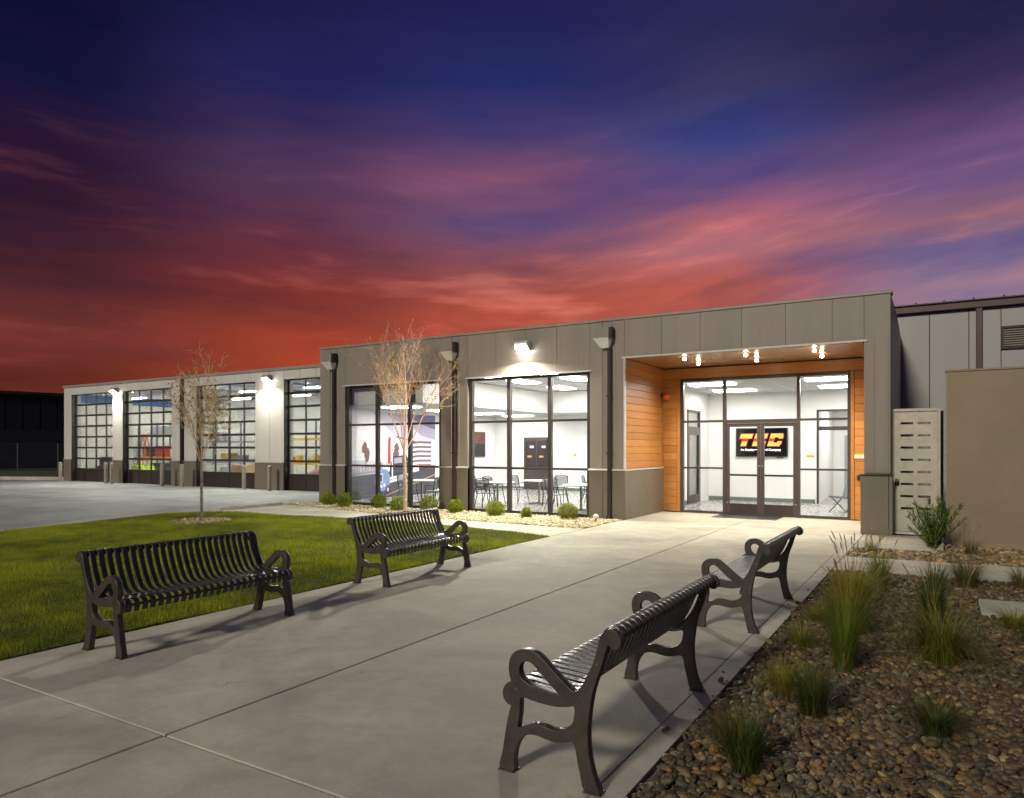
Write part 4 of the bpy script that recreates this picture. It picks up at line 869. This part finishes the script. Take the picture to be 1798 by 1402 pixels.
b = MB(); b.box(-.3, .45, -.25, .25, .85, 1.3); b.build('motor', 'mural_dark', tr, local=True, bevel=.03); MB().box(.1, .32, -.27, -.252, .55, .8).build('panel', 'orange', tr, local=True)
for x in (-.5, .5): MB().tube([(x, -.3, .2), (x, .3, .2)], .2, 12).build('wheel', 'black', tr, local=True)
for x in (-.3, .3): MB().box(x-.05, x+.05, -.2, .2, .1, .6).build('bracket', 'black', tr, local=True)
crate('tool_chest', -38.9, 22.6, GZ+.01, .6, .5, 1.1, 'white_plastic', 'white tool chest right of the dark compressor behind the leftmost door', 'tool chest', 'mid_grey')
crate('tool_chest', -37.0, 23.6, GZ+.01, 1.1, .6, .95, 'mural_dark', 'dark tool chest on the floor before the yellow rack', 'tool chest', 'mid_grey')

# ------------------------------------------------------------------ right side: gate, brown wall, rear building
gt = thing('gate', 'weathered grey metal gate with rows of dark slots beside the entrance pier', 'gate', (-.45, 16.55, 0))
gx0, gx1, gy = -.84, -.07, 16.5
b = MB(); b.box(gx0-.05, gx0, gy-.03, gy+.05, .0, 2.55); b.box(gx1, gx1+.05, gy-.03, gy+.05, 0, 2.55); b.box(gx0, gx1, gy-.03, gy+.05, 2.49, 2.55); b.build('gate_frame', 'gate', gt, bevel=.005)
rows = [.5+.247*k for k in range(8)]; b = MB(); zc = .06
xsl = [(gx0+.12, gx0+.345), (gx0+.425, gx1-.12)]
for z in rows + [2.49]:
    if z < 2.45:
        b.box(gx0+.004, gx1-.004, gy, gy+.025, zc, z); prev = gx0+.004
        for p, q in xsl: b.box(prev, p, gy+.0001, gy+.0249, z, z+.046); prev = q
        b.box(prev, gx1-.004, gy+.0001, gy+.0249, z, z+.046); zc = z+.046
    else: b.box(gx0+.004, gx1-.004, gy, gy+.025, zc, 2.485)
b.build('slotted_sheet', 'gate', gt)
for x in (gx0+.075, gx1-.075):
    for z in (.15, 1.02, 1.9): MB().box(x-.008, x+.008, gy-.012, gy-.001, z, z+.45).build('stiffener', 'gate', gt)
MB().box(gx0+.07, gx1-.07, gy-.012, gy-.001, .12, .15).build('stiffener', 'gate', gt)
MB().lathe([(.035, -.03), (.04, .0), (.03, .03)], 0, 0, 14).build('lock', 'black', gt, local=True).location = (gx0+.06+.45, gy-.05-16.55, 1.05)
MB().tube([(gx0+.06, gy-.05, 1.05), (gx0+.06, gy-.01, 1.05)], .028, 12).build('knob', 'black', gt)
MB().box(gx0+.02, gx0+.1, gy-.008, gy-.001, .98, 1.12).build('lock_plate', 'dark_metal', gt)
MB().box(gx0, gx1, gy-.05, gy+.06, .0, .05).build('threshold', 'galv', gt)
bw = thing('screen_wall', 'tall plain brown screen wall at the right edge behind the shrub', 'wall', (1.6, 15.05, 0))
MB().box(.07, 4.0, 15.05, 15.3, -.06, 3.12).build('wall_body', 'brown_wall', bw); MB().box(.05, 4.02, 15.03, 15.32, 3.123, 3.16).build('wall_cap', 'brown_wall', bw, bevel=.005); MB().box(.068, .085, 15.045, 15.29, 0, 3.12).build('edge_trim', 'pole', bw)
fe = thing('mesh_fence', 'narrow strip of dark mesh fence in the gap beside the gate', 'fence', (.05, 16.9, 0))
for x in (.0, .36): MB().tube([(x, 16.75, -.1), (x, 16.75, 2.5)], .03, 8).build('post', 'black', fe)
for z in np.arange(.1, 2.5, .3): MB().tube([(0, 16.75, z), (.36, 16.75, z)], .012, 5).build('rail', 'steel', fe)
rb = thing('rear_building', 'white panelled rear building with a brown gutter at the right edge', 'building', (3, 20.3, 0))
YR = 20.35
rs = [-1.0, -.26, .56, 1.2, 2.1, 3.0, 3.9, 4.8, 6.3]
for x0, x1 in zip(rs, rs[1:]): MB().box(x0+.005, x1-.005, YR, YR+.1, -.1, 5.1).build('wall_panel', 'white_metal', rb, bevel=.01)
MB().box(-3, -1.006, YR, YR+.1, 4.53, 5.1).build('wall_panel', 'white_metal', rb)
MB().box(-1.0, 6.3, YR+.103, YR+.2, -.1, 5.1).build('wall_core', 'backing', rb)
MB().box(-3, 6.35, YR-.14, YR+.02, 5.1, 5.27).build('gutter', 'brown_trim', rb, bevel=.01); b = MB(); b.prism([(YR-.2, 5.275), (YR-.2, 5.3), (YR+6, 5.9), (YR+6, 5.87)], -3, 6.4, axis='x'); b.build('roof', 'brown_trim', rb)
MB().box(.7, .83, YR-.12, YR-.003, .0, 5.095).build('downspout', 'brown_trim', rb, bevel=.01)
for x in (-.55, 0.05, .65, 1.25, 1.85): MB().lathe([(.025, 5.3), (.025, 5.325), (.01, 5.33), (.01, 5.35)], x, YR-.12, 8).build('roof_stud', 'dark_metal', rb)
lv = MB().box(1.2, 1.25, YR-.06, YR-.003, 4.08, 4.62).box(1.95, 2.0, YR-.06, YR-.003, 4.08, 4.62).box(1.25, 1.95, YR-.06, YR-.003, 4.57, 4.62).box(1.25, 1.95, YR-.06, YR-.003, 4.08, 4.13).box(1.25, 1.95, YR-.01, YR-.004, 4.13, 4.57).build('louvre_vent', 'dark_metal', rb)
for k in range(8):
    z = 4.145+k*.053; b = MB(); b.prism([(YR-.055, z), (YR-.012, z+.035), (YR-.012, z+.043), (YR-.055, z+.008)], 1.252, 1.948, axis='x'); b.build('louvre', 'pole', lv)

# ------------------------------------------------------------------ far left: dark building, fence, verge
nb = thing('warehouse', 'unlit dark corrugated warehouse far off at the left edge', 'building', (-75, 40, 0), 0)
A, Bp = Vector((-74, 22, 0)), Vector((-66, 52, 0)); dv = (Bp-A).normalized(); nv_ = Vector((-dv.y, dv.x, 0))
def nb_box(b, s0, s1, t0_, t1_, z0, z1): b.prism([tuple((A+dv*s+nv_*t_)[:2]) for s, t_ in ((s0, t0_), (s1, t0_), (s1, t1_), (s0, t1_))], z0, z1)
ln = (Bp-A).length
for k in range(34):
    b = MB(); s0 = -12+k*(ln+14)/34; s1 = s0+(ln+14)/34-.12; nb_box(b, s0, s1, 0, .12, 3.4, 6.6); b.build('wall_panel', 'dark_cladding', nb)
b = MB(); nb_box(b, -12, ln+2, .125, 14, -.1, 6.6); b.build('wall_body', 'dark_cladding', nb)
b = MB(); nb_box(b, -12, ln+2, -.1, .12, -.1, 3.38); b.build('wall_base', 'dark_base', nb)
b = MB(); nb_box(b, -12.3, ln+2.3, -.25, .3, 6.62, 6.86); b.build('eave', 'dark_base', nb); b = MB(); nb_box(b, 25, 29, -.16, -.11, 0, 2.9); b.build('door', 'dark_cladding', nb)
cf = thing('chain_link_fence', 'dark chain link fence on grey posts before the unlit warehouse', 'fence', (-57, 30, 0))
fa, fb = Vector((-63.5, 20, 0)), Vector((-52, 34, 0))
for k in range(8):
    p = fa.lerp(fb, k/7); MB().tube([(p.x, p.y, -.1), (p.x, p.y, 2.1)], .045, 8).build('post', 'steel', cf)
for z in (.1, 1.1, 2.05): MB().tube([(fa.x, fa.y, z), (fb.x, fb.y, z)], .025, 6).build('rail', 'black', cf)
b = MB()
for k in range(150):
    for sg in (-1, 1):
        p = fa.lerp(fb, k/150); q = fa.lerp(fb, min(1, max(0, k/150+sg*.1))); b.tube([(p.x, p.y, .1), (q.x, q.y, 2.05)], .006, 3, caps=False)
b.build('wire_mesh', 'black', cf)['kind'] = 'stuff'
b = MB(); b.prism([(-62, 11.9), (-41.45, 21.1), (-41.45, 21.5), (-62, 12.4)], -.11, .13); struct(b.build('verge_kerb', 'kerb'))
sheet('verge', [(-62.5, 12.45), (-41.4, 21.55), (-44, 30), (-66, 26)], .06, 'turf_soil')

# ------------------------------------------------------------------ benches
def smooth(pts, closed=True, n=3):
    P = [Vector(p) for p in pts]; N = len(P); o = []
    for i in range(N if closed else N-1):
        g = lambda k: P[k % N] if closed else P[min(max(k, 0), N-1)]
        a, b_, c, d_ = g(i-1), g(i), g(i+1), g(i+2)
        for j in range(n):
            u = j/n; o.append(.5*((2*b_) + (c-a)*u + (2*a-5*b_+4*c-d_)*u*u + (3*b_-a-3*c+d_)*u**3))
    if not closed: o.append(P[-1])
    return [tuple(p) for p in o]
OUT = [(-.03, .008), (-.012, .1), (.014, .25), (.034, .335), (.042, .36), (.018, .368), (-.004, .392), (-.01, .425), (.0, .455), (.022, .478), (.042, .487), (.033, .52), (.028, .56), (.033, .605), (.055, .64), (.09, .662), (.14, .672), (.185, .665), (.225, .643), (.30, .58), (.405, .5),
       (.44, .507), (.465, .54), (.49, .58), (.52, .645), (.545, .72), (.56, .785), (.575, .815), (.60, .838), (.63, .842), (.657, .827), (.672, .797), (.668, .768), (.648, .752), (.625, .752), (.608, .768), (.597, .752), (.576, .685), (.555, .62), (.535, .565), (.518, .51), (.505, .44), (.496, .37), (.492, .30), (.495, .22), (.509, .14), (.53, .07), (.556, .008),
       (.478, .008), (.455, .08), (.436, .16), (.425, .215), (.408, .24), (.38, .237), (.35, .228), (.30, .22), (.25, .224), (.20, .232), (.15, .228), (.11, .205), (.08, .165), (.062, .12), (.054, .06), (.052, .008)]
H1 = [(.10, .415), (.09, .33), (.079, .255), (.088, .246), (.13, .262), (.165, .280), (.20, .287), (.24, .283), (.29, .276), (.34, .284), (.38, .303), (.41, .335), (.42, .375), (.424, .41), (.412, .428), (.38, .418), (.32, .407), (.25, .406), (.18, .411)]
H2 = [(.122, .503), (.1, .52), (.088, .55), (.092, .585), (.118, .61), (.15, .615), (.178, .603), (.21, .575), (.27, .522), (.328, .474), (.318, .468), (.25, .472), (.19, .48), (.15, .489)]
FT = [(-.03, .008), (.052, .008), (.478, .008), (.556, .008)]
def sm_sharp(pts):
    s_ = smooth(pts, True, 3); 
    return [(a, max(b_, .008)) for a, b_ in s_]
cu = bpy.data.curves.new('bench_frame', 'CURVE'); cu.dimensions = '2D'; cu.fill_mode = 'BOTH'; cu.extrude = .021; cu.bevel_depth = .004; cu.bevel_resolution = 1
for pts in (OUT, H1, H2):
    q = sm_sharp(pts); s = cu.splines.new('POLY'); s.points.add(len(q)-1); s.use_cyclic_u = True
    for pnt, (x, z) in zip(s.points, q): pnt.co = (x, z, 0, 1)
tmp = bpy.data.objects.new('bench_frame', cu); frame_me = bpy.data.meshes.new_from_object(tmp); bpy.data.objects.remove(tmp)
frame_me.transform(Matrix.Rotation(R(90), 4, 'X')); frame_me.materials.clear(); frame_me.materials.append(M['bench'])
bench = thing('bench', 'x', 'bench', (0, 0, 0), 0, 'dark metal benches along the entry walk')
HL = .89
for s in (-1, 1):
    o = bpy.data.objects.new('end_frame', frame_me); COL.objects.link(o); o.parent = bench; o.location = (0, s*HL, 0)
    for x0 in (.011, .517):
        f = MB(); f.box(x0-.05, x0+.05, -.035, .035, 0, .009); fo = f.build('foot', 'bench', o, local=True, bevel=.002)
        fb_ = MB(); fb_.lathe([(.012, .009), (.012, .016), (.006, .02), (.001, .02)], x0+.036*(1 if x0 > .3 else -1), .0, 8); fb_.build('anchor_bolt', 'bolt', o, local=True)
    for x, z in ((.07, .455), (.545, .66)): b = MB(); b.tube([(x, -.026, z), (x, .026, z)], .009, 8); b.build('bolt', 'bolt', o, local=True)
prof = smooth([(.016, .372), (.001, .412), (.012, .455), (.045, .472), (.12, .468), (.25, .458), (.34, .457), (.4, .478), (.437, .52), (.472, .585), (.508, .665), (.534, .74), (.55, .795), (.567, .825), (.6, .842), (.634, .838), (.656, .812), (.654, .785)], False, 2)
pv = [Vector((p[0], p[1])) for p in prof]; L_, U_ = [], []
for i, p in enumerate(pv):
    d_ = (pv[min(i+1, len(pv)-1)]-pv[max(i-1, 0)]).normalized(); nn = Vector((-d_.y, d_.x)); U_.append(p+nn*.003); L_.append(p-nn*.004)
sb = MB(); n = len(pv); hw = .0235; vs_ = []
for u, l in zip(U_, L_): vs_ += [(u.x, -hw+.003, u.y), (u.x, hw-.003, u.y), (l.x, hw, l.y), (l.x, -hw, l.y)]
fs_ = [(4*i+k, 4*i+(k+1) % 4, 4*i+4+(k+1) % 4, 4*i+4+k) for i in range(n-1) for k in range(4)]
sb.add(vs_, fs_, 0, False); sb.add(vs_[:4], [(0, 1, 2, 3)]); sb.add(vs_[-4:], [(3, 2, 1, 0)])
NS = 24; slat0 = None
for k in range(NS):
    y = -HL+.06+(2*HL-.12)*k/(NS-1)
    if slat0 is None: slat0 = sb.build('slat', 'bench_slat', bench, local=True); o = slat0
    else: o = slat0.copy(); COL.objects.link(o); o.parent = bench
    o.location = (0, y, 0)
for x, z, r in ((.02, .425, .012), (.3, .44, .014), (.622, .815, .016)): MB().tube([(x, -HL+.015, z), (x, HL-.015, z)], r, 10).build('cross_rail', 'bench_slat', bench, local=True)
BE = [(-5.83, 4.26, math.pi, 'dark metal bench in the left foreground with its back to the lawn'), (-5.96, 7.71, math.pi, 'dark metal bench on the lawn edge before the big windows'),
      (-2.03, 4.19, 0.0, 'nearest dark metal bench, seen from behind beside the pebble garden'), (-2.04, 7.82, 0.0, 'dark metal bench beyond the nearest one, beside the garden and closer to the entrance')]
for i, (x, y, a, l) in enumerate(BE):
    if i == 0: bench.location = (x, y, .0); bench.rotation_euler = (0, 0, a); bench['label'] = l
    else: dup(bench, (x, y, .0), a, l)

# ------------------------------------------------------------------ plants
def strip_blades(base, n, h, spread, cols, wid, droop, seed, up=.6, r0=.05):
    """arching leaf blades rising from a tuft; returns V, F(quads), C"""
    g = np.random.default_rng(seed); K = 6; a = g.uniform(0, 6.283, n); ro = r0*np.sqrt(g.uniform(0, 1, n))
    hh = h*g.uniform(.55, 1.08, n); out_ = spread*g.uniform(.15, 1, n)**up; dr = droop*g.uniform(.3, 1.3, n); tw = g.normal(0, .35, n); w0 = wid*g.uniform(.7, 1.3, n)
    u = np.linspace(0, 1, K)[None, :]; A = (a+tw*0)[:, None] + tw[:, None]*u*.8
    rad = ro[:, None] + out_[:, None]*(u**1.6); z = hh[:, None]*(u*1.0) - (dr*h)[:, None]*u**3
    X = base[0] + rad*np.cos(A); Y = base[1] + rad*np.sin(A); Z = base[2] + np.maximum(z, .0)
    ww = w0[:, None]*(1-u**2*.9); px, py = -np.sin(A)*ww, np.cos(A)*ww
    V = np.stack([np.stack([X-px, Y-py, Z], 2), np.stack([X+px, Y+py, Z], 2)], 2).reshape(-1, 3)
    i = (np.arange(n)[:, None]*K + np.arange(K-1)[None, :])*2; F = np.stack([i, i+1, i+3, i+2], 2).reshape(-1, 4)
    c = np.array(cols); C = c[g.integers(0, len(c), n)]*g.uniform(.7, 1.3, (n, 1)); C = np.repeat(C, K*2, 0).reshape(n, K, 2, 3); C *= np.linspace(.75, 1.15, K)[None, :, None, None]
    return V, F, C.reshape(-1, 3)
GREEN = [(.12, .21, .015), (.16, .24, .02), (.09, .16, .015), (.22, .25, .03), (.26, .22, .06)]
YELL = [(.3, .28, .025), (.36, .3, .035), (.24, .26, .02), (.36, .28, .06)]
DARK = [(.06, .11, .015), (.09, .13, .02), (.05, .08, .02), (.18, .15, .04)]
DRY = [(.26, .2, .07), (.18, .16, .05), (.12, .15, .03), (.3, .22, .09)]
def clump(x, y, h, sp_, pal, label, n=260, droop=.25, wid=.004, plumes=0, seed=None, name='ornamental_grass', r0=.05, up=.6, z=-.02):
    seed = seed if seed is not None else int(abs(x*131+y*977))
    n2_ = int(n*.45); V, F, C = strip_blades((0, 0, 0), n, h, sp_, pal, wid*.8, droop, seed, up, r0)
    V2, F2, C2 = strip_blades((0, 0, 0), n2_, h*.75, sp_*1.5, pal + DRY, wid*.6, droop+.45, seed+50, .5, r0*1.2); F = np.vstack([F, F2+len(V)]); V = np.vstack([V, V2]); C = np.vstack([C, C2])
    t_ = thing(name, label, 'grass clump', (x, y, z), 0, 'grass clumps in the pebble garden')
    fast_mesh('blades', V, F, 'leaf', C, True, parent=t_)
    if plumes:
        g = np.random.default_rng(seed+1); b = MB()
        for k in range(plumes):
            a = g.uniform(0, 6.283); o_ = sp_*g.uniform(.1, .7); hh = h*g.uniform(.9, 1.15); p = Vector((o_*math.cos(a), o_*math.sin(a), hh)); q = p + Vector((.25*o_*math.cos(a), .25*o_*math.sin(a), .1))
            b.tube([(p.x*.15, p.y*.15, .0), (p.x*.6, p.y*.6, hh*.6), p], .0015, 3, caps=False); b.tube([p, p.lerp(q, .3), p.lerp(q, .75), q], [.002, .0065, .0055, .0015], 5)
        b.build('seed_heads', 'straw', t_, local=True)
M['straw'] = mat('straw', (.3, .23, .1), .9, var=.2, vscale=30)
CL = [(-.66, 9.88, .62, .26, GREEN, 'upright green grass clump beside the concrete garden path', 330, .12, 6, .07), (-.83, 8.6, .66, .42, YELL, 'big yellow-green grass clump with pale seed heads beside the farther bench', 620, .25, 16, .14),
      (-.76, 7.45, .58, .36, GREEN + YELL, 'green grass clump in the middle of the left row, before the seed-headed one', 520, .22, 8, .12), (-.66, 6.2, .62, .2, GREEN, 'narrow upright green clump in the middle of the garden', 300, .1, 0, .07),
      (-1.08, 6.75, .3, .3, YELL, 'low sprawling yellow grass clump close to the kerb strip', 240, .5, 0, .06), (-1.1, 7.85, .26, .26, YELL, 'low yellow tuft at the kerb beside the farther bench', 170, .5, 0, .05),
      (-.73, 5.05, .44, .22, DARK, 'dark green upright clump level with the nearest bench', 300, .12, 0, .07), (-.98, 5.4, .34, .28, YELL, 'low yellow-green clump just behind the dark upright one', 260, .45, 0, .06),
      (-.92, 3.98, .42, .17, DARK, 'dark narrow clump nearest the camera in the pebbles', 300, .08, 0, .07), (-1.1, 4.3, .3, .26, DRY, 'thin straw coloured clump behind the nearest dark clump', 200, .4, 0, .05),
      (.0, 6.85, .72, .5, GREEN + DRY[:2] + YELL[:2], 'large arching green and straw clump in the right row', 560, .5, 4, .11), (-.08, 8.2, .66, .26, DARK, 'tall dark clump behind the large arching one', 320, .15, 0, .08),
      (.27, 10.75, .6, .38, DRY, 'brownish arching clump at the edge of the garden path', 360, .4, 6, .1), (-.05, 10.2, .5, .24, DARK, 'dark wispy clump left of the brownish arching one', 220, .2, 0, .07), (.86, 11.0, .42, .3, DRY, 'brownish clump cut by the right edge of the photo beside the path', 240, .4, 0, .08),
      (-.03, 5.1, .34, .3, DARK, 'low blue-dark clump in the shade of the right row', 280, .4, 0, .07), (.62, 8.55, .3, .34, YELL, 'low yellow clump beside the square paving slab', 260, .5, 0, .07), (.75, 7.9, .28, .3, DARK, 'low dark clump at the right edge in front of the paving slab', 200, .5, 0, .07),
      (-1.0, 13.4, .36, .2, DRY, 'wispy dry clump in the stone strip left of the gate shrub', 110, .2, 3, .07), (.42, 13.9, .45, .3, DRY, 'wispy dry clump in the stone strip before the brown wall', 130, .25, 5, .07), (.2, 3.6, .26, .26, DARK, 'dark flat clump in the lower right corner', 160, .5, 0, .06)]
for (x, y, h, sp_, pal, l, n, dr, pl, r0) in CL: clump(x, y, h, sp_, pal, l, int(n*1.3), dr+.08, .0027 if h > .5 else .0023, pl, None, r0=r0)
def leafy(n, center, rad, cols, size, seed, shell=.35, flat=1.0):
    g = np.random.default_rng(seed); d = g.normal(size=(n, 3)); d /= np.linalg.norm(d, axis=1, keepdims=True); r = (1-shell*g.uniform(0, 1, n)**1.5)[:, None]
    lump = 1+.16*np.sin(d[:, :1]*6+seed)*np.cos(d[:, 1:2]*5+seed*2)+.06*np.sin(d[:, 2:]*9)
    P_ = np.array(center) + d*r*lump*np.array(rad); t1 = g.normal(size=(n, 3)); t1 += d*1.2; t1 /= np.linalg.norm(t1, axis=1, keepdims=True); t2 = np.cross(t1, g.normal(size=(n, 3))); t2 /= np.linalg.norm(t2, axis=1, keepdims=True)
    s_ = size*g.uniform(.6, 1.3, (n, 1)); V = np.stack([P_-t2*s_*.3, P_+t1*s_, P_+t2*s_*.3, P_-t1*s_*.2], 1); F = np.arange(n*4).reshape(-1, 4)
    c = np.array(cols); C = c[g.integers(0, len(c), n)]*g.uniform(.7, 1.25, (n, 1)); return V.reshape(-1, 3), F, np.repeat(C, 4, 0)
SH = [(-16.1, 15.72, .24, 'small clipped round shrub at the far left pier, behind its neighbour'), (-15.1, 15.38, .27, 'round shrub second from the left in the gravel bed'), (-14.05, 15.7, .25, 'round shrub under the mullion of the mural window'), (-12.98, 15.3, .25, 'round shrub close left of the taller tree trunk'),
      (-12.2, 15.7, .26, 'round shrub right of the taller tree trunk'), (-11.15, 15.5, .23, 'flat round shrub before the pier between the windows'), (-9.85, 15.45, .24, 'round shrub below the left pane of the break room window'), (-8.9, 15.4, .15, 'smallest round shrub of the gravel bed'), (-7.9, 15.7, .24, 'round shrub with reddish tips at the right end of the gravel bed')]
SG = [(.24, .31, .02), (.3, .35, .03), (.17, .24, .02), (.36, .37, .04)]
for i, (x, y, r, l) in enumerate(SH):
    s = thing('round_shrub', l, 'shrub', (x, y, -.01), 0, 'round shrubs in the gravel bed')
    q_ = rm.uniform(.82, 1.05); V, F, C = leafy(2300, (0, 0, r*.78), (r*1.0*q_, r*1.02, r*.86*rm.uniform(.85, 1.12)), SG + ([(.25, .1, .03)] if i == 8 else []), .035, i+3, .5); fast_mesh('foliage', V, F, 'leaf', C, False, parent=s)
    b = MB()
    for k in range(5): a = k*1.256; b.tube([(0, 0, 0), (r*.3*math.cos(a), r*.3*math.sin(a), r*.5), (r*.55*math.cos(a), r*.55*math.sin(a), r)], [.012, .008, .004], 5)
    b.build('stems', 'bark', s, local=True)
gs = thing('feathery_shrub', 'upright feathery green shrub growing before the slotted gate', 'shrub', (-.12, 14.15, -.03))
b = MB(); g = np.random.default_rng(5); pts = []
for k in range(46):
    a = g.uniform(0, 6.283); sp_ = g.uniform(.05, .5)**1.0; hh = g.uniform(.4, .98)*(1-.25*sp_); p = [Vector((0, 0, 0)), Vector((sp_*.35*math.cos(a), sp_*.35*math.sin(a), hh*.45)), Vector((sp_*math.cos(a+.1), sp_*math.sin(a+.1), hh))]
    b.tube(p, [.008, .005, .002], 4, caps=False)
    for j in range(120):
        u = g.uniform(.15, 1); q = p[0].lerp(p[1], u*2) if u < .5 else p[1].lerp(p[2], u*2-1); pts.append((*q, a))
b.build('stems', 'bark', gs, local=True)
P_ = np.array(pts); n = len(P_); d = g.normal(size=(n, 3))*.6; d[:, 2] = np.abs(d[:, 2])+.5; d[:, 0] += np.cos(P_[:, 3])*.5; d[:, 1] += np.sin(P_[:, 3])*.5; d /= np.linalg.norm(d, axis=1, keepdims=True)
t2 = np.cross(d, g.normal(size=(n, 3))); t2 /= np.linalg.norm(t2, axis=1, keepdims=True); ln_ = g.uniform(.05, .12, (n, 1)); V = np.stack([P_[:, :3]-t2*.004, P_[:, :3]+d*ln_*.5-t2*.006, P_[:, :3]+d*ln_, P_[:, :3]+d*ln_*.5+t2*.006], 1)
C = np.repeat(np.array(GREEN+DARK)[g.integers(0, 8, n)]*g.uniform(.5, 1.1, (n, 1))*np.array((.8, 1.1, .9)), 4, 0); fast_mesh('foliage', V.reshape(-1, 3), np.arange(n*4).reshape(-1, 4), 'leaf', C, parent=gs)

# ------------------------------------------------------------------ young trees
def tree(name, label, loc, fork, height, rtrunk, spread, nlimb, seed, nleaf, leafcols, lean=(0, 0), leafband=(.2, .75), bark='bark', twig='twig'):
    g = np.random.default_rng(seed); s = thing(name, label, 'tree', (loc[0], loc[1], loc[2]))
    b = MB(); zs_ = np.linspace(0, fork, 9); wob = np.cumsum(g.normal(0, .006, (9, 2)), 0)
    trunk = [Vector((wob[i, 0], wob[i, 1], z)) for i, z in enumerate(zs_)]; rt = [rtrunk*(1.35 if i == 0 else 1.1-.3*i/8) for i in range(9)]
    b.tube(trunk, rt, 10)
    for z in (fork*.35, fork*.6, fork*.8): b.tube([(wob[4, 0]+rtrunk*.7, wob[4, 1], z), (wob[4, 0]+rtrunk*1.15, wob[4, 1], z+.02)], [rtrunk*.4, rtrunk*.3], 6)
    b.build('trunk', bark, s, local=True)
    cb = MB(); tips = []; nodes = []
    def grow(p, d, L, r, lvl):
        segs = 5 if lvl < 2 else 4; P_ = [p]; q = p; dd = d.copy(); rs_ = [r]
        for i in range(segs):
            dd = (dd + Vector(g.normal(0, .10 if lvl else .06, 3)) + Vector((0, 0, .07 if lvl < 2 else .03))).normalized(); q = q + dd*L/segs; P_.append(q); rs_.append(r*(1-.75*(i+1)/segs)+.0012)
        cb.tube(P_, rs_, 6 if lvl < 2 else 4 if lvl < 3 else 3, caps=False)
        for i in range(1, len(P_)): nodes.append((P_[i], lvl))
        if lvl < 3:
            nk = (9, 6, 3)[lvl]
            for k in range(nk):
                u = g.uniform(.3 if lvl == 0 else .2, 1.0); i = min(int(u*segs), segs-1); o_ = P_[i].lerp(P_[i+1], u*segs-i)
                a = g.uniform(0, 6.283); ax = (P_[i+1]-P_[i]).normalized(); v = ax.cross(Vector((math.cos(a), math.sin(a), .3))).normalized()
                nd = (ax*g.uniform(.7, 1.2) + v*g.uniform(.45, .9)).normalized()
                grow(o_, nd, L*g.uniform(.25, .55)*(1.1-.4*u), max(rs_[i]*.5, .0024), lvl+1)
    top_ = trunk[-1]
    for k in range(nlimb):
        a = 2*math.pi*k/nlimb + g.uniform(-.35, .35); inc = (.10 if k == 0 else g.uniform(.22, .62))*spread
        d = Vector((math.sin(inc)*math.cos(a)+lean[0], math.sin(inc)*math.sin(a)+lean[1], math.cos(inc))).normalized()
        st_ = top_ - Vector((0, 0, g.uniform(0, .18) if k else 0)); L = (height-fork)*g.uniform(.72, 1.0) if k else (height-fork)
        grow(st_, d, L*.86, rtrunk*(.46 if k == 0 else .30), 0)
    crown = cb.build('crown', twig, s, local=True)
    N_ = [p for p, l in nodes if l >= 1 and leafband[0] < (p.z-fork)/(height-fork) < leafband[1]]; T_ = [p for p, l in nodes if l >= 2 and (p.z-fork)/(height-fork) >= leafband[1]]
    cen = [N_[g.integers(0, len(N_))] for _ in range(max(3, nleaf//14))]
    Vv, Cc = [], []
    for k in range(nleaf):
        if k % 3 == 0 and T_: p = T_[g.integers(0, len(T_))]; red = True; sz = g.uniform(.022, .04)
        else: c_ = cen[g.integers(0, len(cen))]; near_ = sorted(N_[j] for j in range(0)) if False else None; p = c_ + Vector(g.normal(0, .1, 3)); red = False; sz = g.uniform(.04, .075)
        d = g.normal(size=3); d /= np.linalg.norm(d); e = np.cross(d, g.normal(size=3)); e /= np.linalg.norm(e); p = np.array(p)
        Vv += [p, p+d*sz*.5+e*sz*.32, p+d*sz, p+d*sz*.5-e*sz*.32]
        c = np.array((.5, .17, .1)) if red else np.array(leafcols[g.integers(0, len(leafcols))]); Cc += [c*g.uniform(.7, 1.2)]*4
    fast_mesh('leaves', np.array(Vv), np.arange(len(Vv)).reshape(-1, 4), 'leaf', np.array(Cc), parent=crown)
LC = [(.3, .34, .04), (.42, .32, .05), (.2, .26, .04), (.5, .24, .06), (.36, .36, .05)]
M['bark_dark'] = mat('bark_dark', (.2, .175, .12), .85, var=.4, vscale=14, bump=.6, bscale=70); M['twig_grey'] = mat('twig_grey', (.62, .45, .29), .8, var=.2, vscale=6)
tree('young_tree', 'taller bare young tree with a pale trunk rising from the gravel bed', (TREE2[0], TREE2[1], -.02), 1.75, 5.2, .050, 1.08, 8, 27, 760, LC, (.04, .0))
tree('young_tree', 'thin young tree in a stone ring on the lawn before the garage', (TREE1[0], TREE1[1], .0), 1.5, 3.85, .036, .95, 9, 34, 1000, LC, (-.02, 0), (.03, .85), 'bark_dark', 'twig_grey')
lb = thing('garden_light', 'tiny white ball light at the right end of the gravel bed', 'garden light', (-7.05, 15.5, 0))
MB().lathe([(.02, 0), (.02, .06)], -7.05, 15.5, 8).build('stake', 'black', lb); MB().lathe([(.03, .06), (.06, .08), (.07, .12), (.05, .165), (.001, .18)], -7.05, 15.5, 12).build('globe', 'white_plastic', lb)
